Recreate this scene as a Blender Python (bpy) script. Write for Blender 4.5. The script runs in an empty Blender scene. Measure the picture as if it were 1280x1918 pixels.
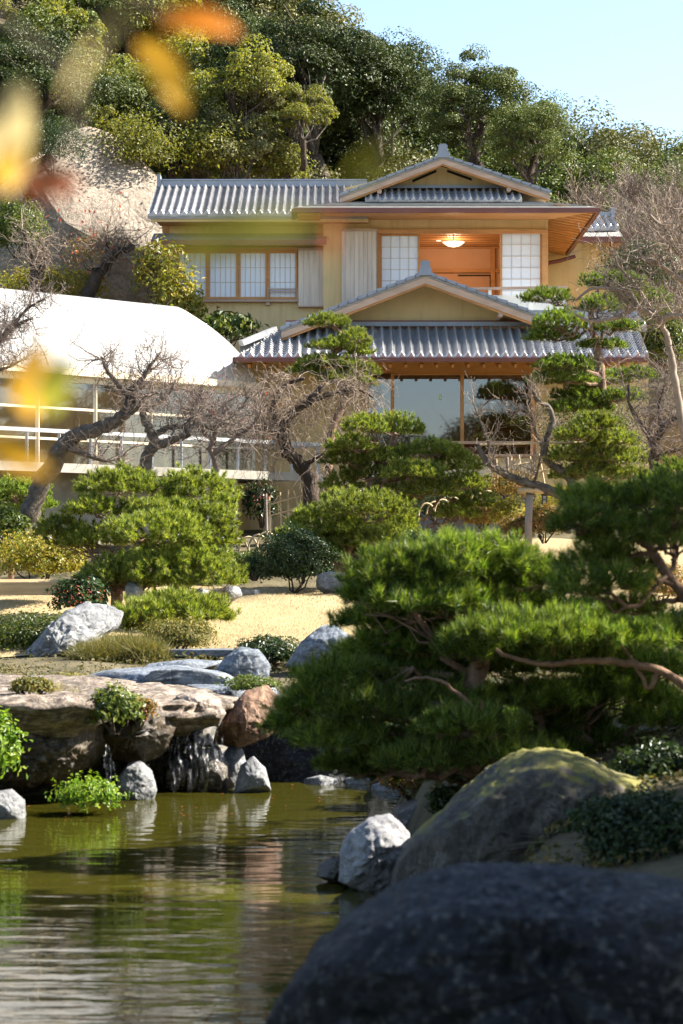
import bpy, math, random
import numpy as np
from mathutils import Vector, noise as mnoise

R = math.radians
rng = np.random.default_rng(7)
random.seed(7)
S = bpy.context.scene
COL = S.collection

# ---------------------------------------------------------------- camera, sky, sun, exposure
EYE = 2.2                      # eye height above the pond
FPX, HORIZON = 4000.0, 1060.0  # focal length and horizon in photo pixels (1280 x 1918)
cam = bpy.data.cameras.new('camera')
cam.sensor_fit = 'VERTICAL'; cam.sensor_height = 36.0
cam.lens = FPX / 1918.0 * 36.0
cam.shift_y = (HORIZON - 959.0) / 1918.0
cam.clip_start = 0.05; cam.clip_end = 3000
cam.dof.use_dof = True; cam.dof.focus_distance = 44.0; cam.dof.aperture_fstop = 3.9
camo = bpy.data.objects.new('camera', cam); COL.objects.link(camo)
camo.location = (0, 0, EYE); camo.rotation_euler = (R(90), 0, 0)
S.camera = camo

SUN_EL, SUN_AZ = R(40), R(83)   # azimuth clockwise from +Y (straight ahead)
SUN = Vector((math.cos(SUN_EL)*math.sin(SUN_AZ), math.cos(SUN_EL)*math.cos(SUN_AZ), math.sin(SUN_EL)))
W = bpy.data.worlds.new('World'); S.world = W; W.use_nodes = True
wn = W.node_tree.nodes; wn.clear()
sky = wn.new('ShaderNodeTexSky'); sky.sky_type = 'NISHITA'; sky.sun_disc = False
sky.sun_elevation = SUN_EL; sky.sun_rotation = SUN_AZ
sky.air_density = 1.0; sky.dust_density = 0.9; sky.ozone_density = 1.1
bg = wn.new('ShaderNodeBackground'); bg.inputs[1].default_value = 0.076
wo = wn.new('ShaderNodeOutputWorld')
W.node_tree.links.new(sky.outputs[0], bg.inputs[0]); W.node_tree.links.new(bg.outputs[0], wo.inputs[0])
sl = bpy.data.lights.new('sun', 'SUN'); sl.energy = 5.0; sl.angle = R(0.5); sl.color = (1.0, 0.93, 0.82)
so = bpy.data.objects.new('sun', sl); COL.objects.link(so)
so.rotation_euler = SUN.to_track_quat('Z', 'Y').to_euler()
S.view_settings.view_transform = 'Standard'; S.view_settings.look = 'None'
S.view_settings.exposure = 2.1; S.view_settings.gamma = 1.0
S.view_settings.use_curve_mapping = False
S.render.engine = 'CYCLES'
S.cycles.use_denoising = True
try:
    S.cycles.denoiser = 'OPENIMAGEDENOISE'
except Exception: pass
S.cycles.max_bounces = 7; S.cycles.diffuse_bounces = 3; S.cycles.glossy_bounces = 3
S.cycles.transmission_bounces = 4; S.cycles.transparent_max_bounces = 8
S.cycles.caustics_reflective = False; S.cycles.caustics_refractive = False

# ---------------------------------------------------------------- placing helpers
def P(px, py, Y):
    """point seen at photo pixel (px, py) standing at distance Y"""
    return Vector(((px - 640.0) / FPX * Y, Y, EYE + (HORIZON - py) / FPX * Y))
def PX(px, Y): return (px - 640.0) / FPX * Y
def PZ(py, Y): return EYE + (HORIZON - py) / FPX * Y

def sstep(a, b, x):
    t = np.clip((x - a) / (b - a), 0, 1); return t * t * (3 - 2 * t)

# ---------------------------------------------------------------- object helpers
def put(name, me, mat=None, parent=None, loc=None, kind=None):
    o = bpy.data.objects.new(name, me); COL.objects.link(o)
    if mat is not None and me is not None and not me.materials:
        me.materials.append(mat)
    if parent is not None: o.parent = parent
    if loc is not None: o.location = loc
    if kind: o['kind'] = kind
    return o
def tag(o, label, cat, group=None):
    o['label'] = label; o['category'] = cat
    if group: o['group'] = group
    return o
def thing(name, label, cat, loc=(0, 0, 0), group=None):
    o = bpy.data.objects.new(name, None); COL.objects.link(o); o.location = loc
    o.empty_display_size = 0.2
    return tag(o, label, cat, group)

def mk(name, V, F, smooth=False):
    V = np.asarray(V, dtype=np.float32).reshape(-1, 3)
    me = bpy.data.meshes.new(name)
    me.vertices.add(len(V)); me.vertices.foreach_set('co', V.ravel())
    F = [np.asarray(f, dtype=np.int32) for f in F if len(f)]
    loops = np.concatenate([f.ravel() for f in F])
    tot = np.concatenate([np.full(len(f), f.shape[1], np.int32) for f in F])
    st = np.concatenate([[0], np.cumsum(tot)[:-1]]).astype(np.int32)
    me.loops.add(len(loops)); me.loops.foreach_set('vertex_index', loops)
    me.polygons.add(len(tot)); me.polygons.foreach_set('loop_start', st)
    me.polygons.foreach_set('use_smooth', np.full(len(tot), bool(smooth)))
    me.update(calc_edges=True)
    return me

class MB:
    """collects shapes into one mesh"""
    def __init__(s, origin=(0, 0, 0)):
        s.V = []; s.F = {3: [], 4: []}; s.n = 0; s.o = np.array(origin, float); s.poly = []
    def add(s, V, F):
        V = np.asarray(V, float).reshape(-1, 3)
        for f in F:
            f = np.asarray(f, int)
            if f.size == 0: continue
            if f.shape[1] in (3, 4): s.F[f.shape[1]].append(f + s.n)
            else: s.poly.append(f + s.n)
        s.V.append(V); s.n += len(V)
    def box(s, a, b):
        (x0, y0, z0), (x1, y1, z1) = a, b
        x0, x1 = min(x0, x1), max(x0, x1); y0, y1 = min(y0, y1), max(y0, y1); z0, z1 = min(z0, z1), max(z0, z1)
        V = [(x0,y0,z0),(x1,y0,z0),(x1,y1,z0),(x0,y1,z0),(x0,y0,z1),(x1,y0,z1),(x1,y1,z1),(x0,y1,z1)]
        s.add(V, [[(3,2,1,0),(4,5,6,7),(0,1,5,4),(1,2,6,5),(2,3,7,6),(3,0,4,7)]])
        return s
    def prect(s, x0, y0, x1, y1, Y, th):
        """box whose front face fills a pixel rectangle at distance Y"""
        return s.box((PX(x0, Y), Y, PZ(y1, Y)), (PX(x1, Y), Y + th, PZ(y0, Y)))
    def bar(s, p, q, w, h=None, up=(0, 0, 1)):
        p, q = Vector(p), Vector(q); h = h or w
        d = (q - p).normalized(); u = Vector(up)
        if abs(d.dot(u)) > 0.98: u = Vector((0, 1, 0))
        a = d.cross(u).normalized(); b = a.cross(d).normalized()
        V = []
        for c in (p, q):
            for i, j in ((-1,-1),(1,-1),(1,1),(-1,1)):
                V.append(c + a * (i * w / 2) + b * (j * h / 2))
        s.add(V, [[(0,1,2,3),(7,6,5,4),(0,4,5,1),(1,5,6,2),(2,6,7,3),(3,7,4,0)]])
        return s
    def hexa(s, V):
        s.add(V, [[(3,2,1,0),(4,5,6,7),(0,1,5,4),(1,2,6,5),(2,3,7,6),(3,0,4,7)]]); return s
    def slab(s, quad, th):
        """thick plate: quad (4 points, top side), thickness straight down"""
        q = [Vector(p) for p in quad]
        lo = [p - Vector((0, 0, th)) for p in q]
        return s.hexa(lo + q)
    def tube(s, pts, rad, k=6, cap=True):
        P_ = np.asarray([tuple(p) for p in pts], float); n = len(P_)
        r = np.broadcast_to(np.asarray(rad, float), (n,)) if np.ndim(rad) == 0 else np.asarray(rad, float)
        T = np.gradient(P_, axis=0); T /= (np.linalg.norm(T, axis=1, keepdims=True) + 1e-9)
        ref = np.array([0.13, 0.27, 0.95]) if abs(T[:, 2]).mean() < 0.8 else np.array([0.95, 0.2, 0.1])
        A = np.cross(T, ref); A /= (np.linalg.norm(A, axis=1, keepdims=True) + 1e-9)
        B = np.cross(T, A)
        th = np.arange(k) * 2 * math.pi / k
        V = P_[:, None, :] + r[:, None, None] * (np.cos(th)[None, :, None] * A[:, None, :] + np.sin(th)[None, :, None] * B[:, None, :])
        i = np.arange(n - 1)[:, None] * k; j = np.arange(k)[None, :]; j2 = (j + 1) % k
        F = np.stack([i + j, i + j2, i + k + j2, i + k + j], -1).reshape(-1, 4)
        V = V.reshape(-1, 3); Fs = [F]
        if cap:
            V = np.vstack([V, P_[0], P_[-1]]); c0, c1 = n * k, n * k + 1
            jj = np.arange(k); j2 = (jj + 1) % k
            Fs.append(np.stack([np.full(k, c0), j2, jj], -1))
            Fs.append(np.stack([np.full(k, c1), (n-1)*k + jj, (n-1)*k + j2], -1))
        s.add(V, Fs); return s
    def prism(s, poly, vec):
        """planar polygon (3d points) extruded along vec"""
        A = [Vector(p) for p in poly]; B = [p + Vector(vec) for p in A]; n = len(A)
        s.add(A + B, [np.array([list(range(n))]), np.array([list(range(2*n-1, n-1, -1))]),
                      np.array([(i, i + n, (i+1) % n + n, (i+1) % n) for i in range(n)])])
        return s
    def lathe(s, prof, c, k=12):
        c = np.array(c); V = []
        for r_, z in prof:
            for i in range(k):
                a = 2 * math.pi * i / k; V.append(c + (r_ * math.cos(a), r_ * math.sin(a), z))
        F = [(a*k + i, a*k + (i+1) % k, (a+1)*k + (i+1) % k, (a+1)*k + i) for a in range(len(prof)-1) for i in range(k)]
        s.add(V, [np.array(F)]); return s
    def mesh(s, name='mesh', smooth=False):
        V = np.vstack(s.V) - s.o
        F = [np.vstack(v) for v in s.F.values() if v]
        F += s.poly
        return mk(name, V, F, smooth)
    def build(s, name, mat, parent=None, loc=None, smooth=False, kind=None):
        return put(name, s.mesh(name, smooth), mat, parent, loc, kind)

# ---------------------------------------------------------------- materials
class NT:
    def __init__(s, name):
        s.m = bpy.data.materials.new(name); s.m.use_nodes = True
        s.t = s.m.node_tree; s.t.nodes.clear()
        s.out = s.t.nodes.new('ShaderNodeOutputMaterial')
    def n(s, typ, **kw):
        nd = s.t.nodes.new('ShaderNode' + typ)
        for k, v in kw.items(): setattr(nd, k, v)
        return nd
    def l(s, a, b): s.t.links.new(a, b)
    def coords(s, scale=(1, 1, 1), obj=False):
        tc = s.n('TexCoord')
        mp = s.n('Mapping'); mp.inputs['Scale'].default_value = scale
        s.l(tc.outputs['Object'], mp.inputs[0]); return mp.outputs[0]
    def noise(s, vec, scale, detail=5, rough=0.6, dist=0.0):
        nd = s.n('TexNoise'); nd.inputs['Scale'].default_value = scale; nd.inputs['Detail'].default_value = detail
        nd.inputs['Roughness'].default_value = rough; nd.inputs['Distortion'].default_value = dist
        s.l(vec, nd.inputs['Vector']); return nd.outputs['Fac']
    def ramp(s, fac, stops):
        r_ = s.n('ValToRGB'); e = r_.color_ramp.elements
        while len(e) < len(stops): e.new(0.5)
        for el, (p, c) in zip(e, stops):
            el.position = p; el.color = (*c, 1) if len(c) == 3 else c
        s.l(fac, r_.inputs[0]); return r_.outputs[0]
    def mix(s, fac, a, b, typ='MIX'):
        m = s.n('Mix', data_type='RGBA', blend_type=typ)
        for i, v in ((0, fac), (6, a), (7, b)):
            if isinstance(v, (int, float)): m.inputs[i].default_value = v
            elif isinstance(v, tuple): m.inputs[i].default_value = (*v, 1)
            else: s.l(v, m.inputs[i])
        return m.outputs[2]
    def bsdf(s, col, rough=0.6, spec=0.5, metal=0.0, bump=None):
        b = s.n('BsdfPrincipled')
        if isinstance(col, tuple): b.inputs['Base Color'].default_value = (*col, 1)
        else: s.l(col, b.inputs['Base Color'])
        if isinstance(rough, (int, float)): b.inputs['Roughness'].default_value = rough
        else: s.l(rough, b.inputs['Roughness'])
        b.inputs['Specular IOR Level'].default_value = spec; b.inputs['Metallic'].default_value = metal
        if bump:
            h, st, dist = bump
            bp = s.n('Bump'); bp.inputs['Strength'].default_value = st; bp.inputs['Distance'].default_value = dist
            s.l(h, bp.inputs['Height']); s.l(bp.outputs[0], b.inputs['Normal'])
        return b
    def done(s, shader):
        s.l(shader.outputs[0], s.out.inputs[0]); return s.m

def M_plain(name, col, rough=0.6, spec=0.4, var=0.18, scale=3.0, bump=0.15, bscale=40, stretch=(1, 1, 1), metal=0.0, dirt=0.0, bdist=0.01, objvar=0.0, streak=0.0):
    t = NT(name); v = t.coords(stretch)
    f = t.noise(v, scale)
    c0 = tuple(max(0, x * (1 - var)) for x in col); c1 = tuple(min(1, x * (1 + var)) for x in col)
    c = t.ramp(f, [(0.3, c0), (0.7, c1)])
    if dirt:
        d = t.noise(v, scale * 0.37, 7, 0.7)
        c = t.mix(t.ramp(d, [(0.5, (0, 0, 0)), (0.75, (dirt,) * 3)]), c, tuple(x * 0.35 for x in col))
    if streak:
        sv = t.coords((5, 5, .35)); c = t.mix(t.ramp(t.noise(sv, 1.4, 5, .6), [(.5, (0, 0, 0)), (.72, (streak,) * 3)]), c, tuple(x * .5 for x in col))
    if objvar:
        oi = t.n('ObjectInfo'); ma = t.n('MapRange'); ma.inputs['To Min'].default_value = 1 - objvar; ma.inputs['To Max'].default_value = 1 + objvar
        hs = t.n('HueSaturation'); t.l(oi.outputs['Random'], ma.inputs['Value']); t.l(ma.outputs[0], hs.inputs['Value']); t.l(c, hs.inputs['Color']); c = hs.outputs[0]
    h = t.noise(v, bscale, 4)
    return t.done(t.bsdf(c, rough, spec, metal, (h, bump, bdist)))

def M_leaf(name, cols, trans=0.35, rough=0.5, tcol=None, spec=0.35, objvar=0.25):
    """foliage: colour differs leaf by leaf and plant by plant"""
    t = NT(name)
    g = t.n('NewGeometry'); oi = t.n('ObjectInfo')
    n = len(cols); c = t.ramp(g.outputs['Random Per Island'], [(i / max(1, n - 1), cc) for i, cc in enumerate(cols)])
    hs = t.n('HueSaturation')
    ma = t.n('MapRange'); ma.inputs['To Min'].default_value = 1 - objvar; ma.inputs['To Max'].default_value = 1 + objvar
    t.l(oi.outputs['Random'], ma.inputs['Value']); t.l(ma.outputs[0], hs.inputs['Value']); t.l(c, hs.inputs['Color'])
    b = t.bsdf(hs.outputs[0], rough, spec)
    tr = t.n('BsdfTranslucent')
    tc = t.mix(1.0, hs.outputs[0], tcol or (1.5, 1.5, 0.6), 'MULTIPLY')
    t.l(tc, tr.inputs[0])
    mx = t.n('MixShader'); mx.inputs[0].default_value = trans
    t.l(b.outputs[0], mx.inputs[1]); t.l(tr.outputs[0], mx.inputs[2])
    return t.done(mx)

def M_rock(name, a, b, c=None, moss=None, scale=1.0, rough=0.75, wet=0.0, strata=None, lichen=0.0, crack=0.22):
    t = NT(name); v = t.coords((1, 1, 1))
    f = t.noise(v, 2.2 * scale, 8, 0.65, 0.4)
    col = t.ramp(f, [(0.3, a), (0.55, b), (0.75, c or b)])
    if strata:
        v2 = t.coords(strata); f2 = t.noise(v2, 3.0 * scale, 6, 0.6, 0.8)
        col = t.mix(t.ramp(f2, [(0.42, (0, 0, 0)), (0.58, (0.75,) * 3)]), col, tuple(x * 0.45 for x in a))
    sp = t.noise(v, 26 * scale, 4, 0.7)
    col = t.mix(t.ramp(sp, [(0.35, (0.55,) * 3), (0.6, (1, 1, 1))]), (0, 0, 0), col)
    if lichen:
        lf = t.noise(v, 7 * scale, 6, 0.75)
        col = t.mix(t.ramp(lf, [(0.55, (0, 0, 0)), (0.62, (lichen,) * 3)]), col, (0.42, 0.43, 0.40))
    if moss:
        g = t.n('NewGeometry'); sx = t.n('SeparateXYZ'); t.l(g.outputs['Normal'], sx.inputs[0])
        mf = t.noise(v, 1.3 * scale, 5, 0.6)
        ad = t.n('Math', operation='MULTIPLY'); t.l(sx.outputs[2], ad.inputs[0]); t.l(mf, ad.inputs[1])
        col = t.mix(t.ramp(ad.outputs[0], [(0.31, (0, 0, 0)), (0.47, (0.85,) * 3)]), col, moss)
    h1 = t.noise(v, 5 * scale, 12, 0.72, 0.4)
    vo = t.n('TexVoronoi', feature='DISTANCE_TO_EDGE'); vo.inputs['Scale'].default_value = 2.3 * scale
    wv = t.mix(0.25, v, t.mix(1.0, v, (1, 1, 1), 'ADD')); nz = t.n('TexNoise'); nz.inputs['Scale'].default_value = 3 * scale; nz.inputs['Detail'].default_value = 6; t.l(v, nz.inputs['Vector'])
    t.l(t.mix(0.35, v, nz.outputs['Color']), vo.inputs['Vector'])
    cr = t.ramp(vo.outputs['Distance'], [(0.0, (0, 0, 0)), (0.05, (1, 1, 1))])
    hh = t.mix(0.35, h1, t.mix(1.0, h1, cr, 'MULTIPLY'))
    if crack: col = t.mix(crack, col, t.mix(1.0, col, t.ramp(vo.outputs['Distance'], [(0.0, (.25, .25, .25)), (0.035, (1, 1, 1))]), 'MULTIPLY'))
    bs = t.bsdf(col, rough - wet * 0.5, 0.3 + wet * 0.4, 0, (hh, 0.85, 0.07 / scale))
    return t.done(bs)
# ---------------------------------------------------------------- material set
m_plaster = M_plain('ochre_plaster', (0.66, 0.49, 0.25), 0.9, 0.1, 0.08, 1.2, 0.12, 180, dirt=0.14, streak=0.35)
m_wood = M_plain('cypress_wood', (0.52, 0.26, 0.095), 0.55, 0.3, 0.15, 2.0, 0.08, 60, (1, 1, 6))
m_woodh = M_plain('cypress_beam', (0.50, 0.25, 0.095), 0.55, 0.3, 0.15, 2.0, 0.08, 60, (1, 6, 6))
m_barge = M_plain('weathered_barge', (0.46, 0.32, 0.23), 0.7, 0.2, 0.18, 2.0, 0.1, 60, (1, 4, 4))
m_board = M_plain('silvered_board', (0.60, 0.51, 0.42), 0.75, 0.2, 0.14, 5.0, 0.15, 30, (3, 3, 0.25), objvar=.1)
m_copper = M_plain('copper_gutter', (0.16, 0.05, 0.032), 0.45, 0.5, 0.2, 2, 0.05, 30)
m_tile = M_plain('silver_clay_tile', (0.40, 0.40, 0.41), 0.30, 0.75, 0.30, 4.5, 0.06, 40, objvar=.16, dirt=.2)
m_ridge = M_plain('ridge_tile', (0.24, 0.26, 0.30), 0.4, 0.5, 0.15, 3, 0.06, 40)
m_shingle = M_plain('grey_shingle', (0.27, 0.26, 0.235), 0.8, 0.3, 0.25, 6, 0.5, 30, (1, 6, 6))
m_dark = M_plain('dark_void', (0.012, 0.011, 0.010), 0.8, 0.2)
m_paper = M_plain('shoji_paper', (0.78, 0.82, 0.88), 0.7, 0.3, 0.02, 2, 0.02, 60)
m_room = M_plain('room_plaster', (0.62, 0.37, 0.22), 0.9, 0.1, 0.05)
m_white = M_plain('white_paint', (0.78, 0.77, 0.74), 0.6, 0.3, 0.06, 2, 0.05, 30, dirt=0.1)
m_cream = M_plain('cream_paint', (0.66, 0.56, 0.40), 0.6, 0.3, 0.08, 2, 0.05, 30)
m_membrane = M_plain('white_membrane', (0.62, 0.62, 0.60), 0.6, 0.2, 0.05, 0.9, 0.05, 6, dirt=0.18)
m_seam = M_plain('membrane_seam', (0.56, 0.59, 0.57), 0.6, 0.3, 0.02)
m_concrete = M_plain('stained_concrete', (0.30, 0.28, 0.24), 0.85, 0.2, 0.25, 3, 0.3, 50, dirt=0.6)
m_alu = M_plain('grey_metal', (0.42, 0.43, 0.44), 0.5, 0.5, 0.08, 3, 0.05, 40)
m_post = M_plain('grey_timber', (0.24, 0.20, 0.165), 0.8, 0.2, 0.25, 4, 0.4, 30, (4, 4, 0.4))
m_log = M_plain('peeled_log', (0.42, 0.30, 0.16), 0.75, 0.2, 0.2, 4, 0.3, 30, (0.5, 4, 4))
m_bamboo = M_plain('pale_bamboo', (0.50, 0.38, 0.22), 0.55, 0.4, 0.2, 5, 0.1, 30)
m_blackm = M_plain('black_metal', (0.02, 0.02, 0.022), 0.5, 0.4)
m_bark = M_plain('dark_bark', (0.060, 0.045, 0.034), 0.9, 0.15, 0.4, 6, 0.9, 22, (1, 1, 0.5), bdist=0.04)
m_pbark = M_plain('pine_bark', (0.20, 0.125, 0.085), 0.9, 0.15, 0.4, 9, 0.9, 22, bdist=0.03)
m_lbark = M_plain('lichen_bark', (0.095, 0.080, 0.064), 0.9, 0.15, 0.55, 9, 0.8, 24, bdist=0.03)
m_twig = M_plain('plum_twig', (0.17, 0.13, 0.108), 0.8, 0.2, 0.3, 6, 0.2, 30)
m_ptwig = M_plain('pale_twig', (0.23, 0.175, 0.13), 0.8, 0.2, 0.3, 6, 0.2, 30)
m_soil = M_plain('leaf_litter', (0.10, 0.085, 0.05), 0.95, 0.1, 0.5, 2.5, 0.9, 30, bdist=0.03)

def glass(name, tint, refl=0.3, rough=0.02):
    t = NT(name)
    a = t.n('BsdfTransparent'); a.inputs[0].default_value = (*tint, 1)
    g = t.n('BsdfGlossy'); g.inputs['Roughness'].default_value = rough; g.inputs[0].default_value = (0.9, 0.93, 1, 1)
    v = t.coords(); h = t.noise(v, 0.8, 2); bp = t.n('Bump'); bp.inputs['Strength'].default_value = 0.02; bp.inputs['Distance'].default_value = 0.01
    t.l(h, bp.inputs['Height']); t.l(bp.outputs[0], g.inputs['Normal'])
    lw = t.n('LayerWeight'); lw.inputs[0].default_value = 0.5
    mr = t.n('MapRange'); mr.inputs['To Min'].default_value = refl; mr.inputs['To Max'].default_value = 1.0
    pw = t.n('Math', operation='POWER'); pw.inputs[1].default_value = 4; t.l(lw.outputs['Facing'], pw.inputs[0])
    t.l(pw.outputs[0], mr.inputs['Value'])
    mx = t.n('MixShader'); t.l(mr.outputs[0], mx.inputs[0]); t.l(a.outputs[0], mx.inputs[1]); t.l(g.outputs[0], mx.inputs[2])
    return t.done(mx)
m_glass = glass('window_glass', (0.25, 0.26, 0.27), 0.17)
m_ghglass = glass('greenhouse_glass', (0.62, 0.62, 0.58), 0.08, 0.04)
def frosted():
    t = NT('frosted_glass')
    d = t.bsdf((0.72, 0.75, 0.74), 0.35, 0.5); tr = t.n('BsdfTranslucent'); tr.inputs[0].default_value = (0.8, 0.82, 0.8, 1)
    mx = t.n('MixShader'); mx.inputs[0].default_value = 0.5; t.l(d.outputs[0], mx.inputs[1]); t.l(tr.outputs[0], mx.inputs[2])
    return t.done(mx)
m_frost = frosted()
def membrane():
    t = NT('white_membrane'); v = t.coords(); f = t.noise(v, 1.1, 6, .65)
    c = t.ramp(f, [(.3, (.38, .38, .37)), (.7, (.47, .47, .46))])
    d = t.bsdf(c, .6, .2, 0, (t.noise(v, 3.5, 3), .15, .03)); tr = t.n('BsdfTranslucent'); tr.inputs[0].default_value = (.72, .66, .55, 1)
    mx = t.n('MixShader'); mx.inputs[0].default_value = .35; t.l(d.outputs[0], mx.inputs[1]); t.l(tr.outputs[0], mx.inputs[2]); return t.done(mx)
m_membrane = membrane()
def lamp_mat():
    t = NT('lit_lamp_glass'); e = t.n('Emission'); e.inputs[0].default_value = (1, 0.78, 0.56, 1); e.inputs[1].default_value = 0.42
    return t.done(e)
m_lamp = lamp_mat()

# foliage
m_hill = [
    M_leaf('evergreen_dark', [(0.022, 0.036, 0.010), (0.042, 0.062, 0.016), (0.080, 0.095, 0.026)], 0.14, 0.5, spec=.22),
    M_leaf('evergreen_mid', [(0.060, 0.085, 0.020), (0.095, 0.125, 0.028), (0.150, 0.160, 0.040)], 0.16, 0.5, spec=.25),
    M_leaf('evergreen_olive', [(0.085, 0.090, 0.028), (0.125, 0.125, 0.045), (0.180, 0.165, 0.070)], 0.16, 0.55, spec=.25),
    M_leaf('shrub_yellow', [(0.085, 0.105, 0.020), (0.145, 0.155, 0.028), (0.25, 0.22, 0.042)], 0.4, 0.5),
]
m_needle = M_leaf('pine_needle', [(0.025, 0.055, 0.010), (0.080, 0.125, 0.018), (0.210, 0.240, 0.040), (0.42, 0.39, 0.11)], 0.38, 0.42, (1.5, 1.6, 0.5))
m_needle_d = M_leaf('pine_needle_deep', [(0.014, 0.040, 0.010), (0.050, 0.095, 0.016), (0.150, 0.200, 0.032), (0.34, 0.34, 0.08)], 0.38, 0.42, (1.5, 1.7, 0.5))
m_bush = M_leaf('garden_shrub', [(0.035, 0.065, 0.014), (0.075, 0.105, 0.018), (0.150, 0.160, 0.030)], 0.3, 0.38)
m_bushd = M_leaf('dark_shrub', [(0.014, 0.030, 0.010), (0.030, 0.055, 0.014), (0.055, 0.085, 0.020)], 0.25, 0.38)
m_bushy = M_leaf('golden_shrub', [(0.10, 0.13, 0.02), (0.22, 0.21, 0.03), (0.36, 0.26, 0.05)], 0.4, 0.45)
m_azalea = M_leaf('bronze_azalea', [(0.07, 0.09, 0.02), (0.16, 0.13, 0.03), (0.28, 0.11, 0.06), (0.13, 0.15, 0.03)], 0.35, 0.45)
m_moss = M_leaf('mossy_grass', [(0.08, 0.09, 0.02), (0.16, 0.15, 0.04), (0.26, 0.20, 0.07)], 0.3, 0.7)
m_fern = M_leaf('bright_fern', [(0.10, 0.20, 0.02), (0.18, 0.30, 0.03), (0.28, 0.34, 0.05)], 0.45, 0.45)
m_red = M_leaf('red_leaf', [(0.35, 0.05, 0.03), (0.45, 0.12, 0.06), (0.30, 0.09, 0.06)], 0.45, 0.5, (1.4, 1.0, 0.8))

# rocks
m_rk_grey = M_rock('rock_grey', (0.13, 0.135, 0.145), (0.24, 0.245, 0.25), (0.36, 0.355, 0.34), lichen=0.5)
m_rk_blue = M_rock('rock_blue', (0.14, 0.165, 0.20), (0.24, 0.27, 0.31), (0.34, 0.36, 0.37), strata=(1, 1, 5))
m_rk_pale = M_rock('rock_pale', (0.16, 0.155, 0.15), (0.38, 0.36, 0.33), (0.52, 0.49, 0.44), lichen=0.4)
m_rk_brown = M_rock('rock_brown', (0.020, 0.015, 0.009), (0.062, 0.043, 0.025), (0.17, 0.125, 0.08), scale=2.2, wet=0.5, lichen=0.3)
m_rk_pink = M_rock('rock_pink', (0.24, 0.18, 0.14), (0.46, 0.38, 0.31), (0.56, 0.49, 0.42), strata=(2, 2, 6), scale=1.2)
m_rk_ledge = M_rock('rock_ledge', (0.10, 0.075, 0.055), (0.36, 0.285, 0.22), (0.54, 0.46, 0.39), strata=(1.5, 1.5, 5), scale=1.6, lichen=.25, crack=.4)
m_rk_red = M_rock('rock_red', (0.16, 0.085, 0.05), (0.32, 0.19, 0.12), (0.46, 0.33, 0.24), strata=(4, 2, 2), scale=1.3)
m_rk_wet = M_rock('rock_wet', (0.014, 0.011, 0.007), (0.04, 0.03, 0.012), (0.10, 0.07, 0.02), scale=2.5, wet=1.0)
m_rk_moss = M_rock('rock_mossy', (0.045, 0.042, 0.038), (0.12, 0.105, 0.085), (0.22, 0.19, 0.15), moss=(0.20, 0.185, 0.035), lichen=0.15)
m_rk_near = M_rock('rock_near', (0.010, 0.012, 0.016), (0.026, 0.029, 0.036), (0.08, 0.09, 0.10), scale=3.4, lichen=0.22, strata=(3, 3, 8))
m_rk_white = M_rock('rock_white', (0.17, 0.17, 0.18), (0.33, 0.325, 0.33), (0.46, 0.45, 0.45), scale=3, crack=.4)
m_cliff = M_rock('cliff_mortar', (0.22, 0.18, 0.14), (0.33, 0.275, 0.215), (0.42, 0.355, 0.28), scale=0.45, rough=0.9, crack=0.3)

# ---------------------------------------------------------------- terrain
POND = np.array([(-0.7, 3.0), (-0.25, 8), (0.1, 10), (0.8, 12), (1.1, 13.5), (0.95, 15), (0.6, 17), (0.62, 19.5), (0.8, 21.8), (0.3, 22.9), (-0.6, 22.9),
                 (-1.4, 22.5), (-2.1, 21.7), (-2.7, 20.9), (-3.4, 20.2), (-4.8, 19.4), (-8, 18), (-12, 11), (-9, 3), (-3, 1.5)])
def pond_sd(X, Y):
    """signed distance to the pond outline, negative inside"""
    X = np.asarray(X, float); Y = np.asarray(Y, float)
    d = np.full(X.shape, 1e9); ins = np.zeros(X.shape, bool); n = len(POND)
    for i in range(n):
        a = POND[i]; b = POND[(i + 1) % n]; e = b - a
        t = np.clip(((X - a[0]) * e[0] + (Y - a[1]) * e[1]) / (e @ e), 0, 1)
        d = np.minimum(d, np.hypot(X - a[0] - t * e[0], Y - a[1] - t * e[1]))
        c = ((a[1] > Y) != (b[1] > Y)) & (X < (b[0] - a[0]) * (Y - a[1]) / (b[1] - a[1] + 1e-12) + a[0])
        ins ^= c
    return np.where(ins, -d, d)
_py = [-60, 0, 6, 12, 18, 21, 23, 25, 28, 30, 31.5, 33, 36, 39, 41, 44, 52, 56, 60, 80, 92, 110, 160, 400]
_pz = [0.5, 0.5, 0.5, 0.55, 0.6, 0.62, 0.8, 0.98, 1.2, 1.36, 1.62, 1.72, 1.86, 2.35, 2.6, 2.9, 3.0, 4.2, 7.5, 0, 0, 0, 0, 0]
_cx = [-60, -13, -6.8, -0.8, 2, 5.2, 8, 12.8, 20, 60]
_cz = [32, 25.5, 22.0, 18.3, 15.6, 14.3, 14.0, 12.9, 12.0, 8]
def ground(X, Y):
    X = np.asarray(X, float); Y = np.asarray(Y, float)
    crest = np.interp(X, _cx, _cz)
    z = np.interp(Y, _py[:19], _pz[:19])
    back = sstep(55, 80, Y)
    z = np.where(Y > 55, 3.9 + (crest - 3.9) * back, z)
    z = z - sstep(84, 160, Y) * crest * 0.9
    left = sstep(-4.6, -8.5, X) * sstep(45.5, 51.5, Y) * sstep(75, 56, Y)
    z = z + left * 4.6
    right = sstep(6.2, 10, X) * sstep(46, 53, Y) * sstep(75, 56, Y)
    z = z + right * 2.6
    z = z + 0.9 * sstep(0.8, 5, X) * sstep(26, 16, Y)
    sd = pond_sd(X, Y)
    z = z + (-0.5 - z) * sstep(0.35, -0.5, sd)
    return z
def gz(x, y): return float(ground(np.array([x]), np.array([y]))[0])

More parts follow.
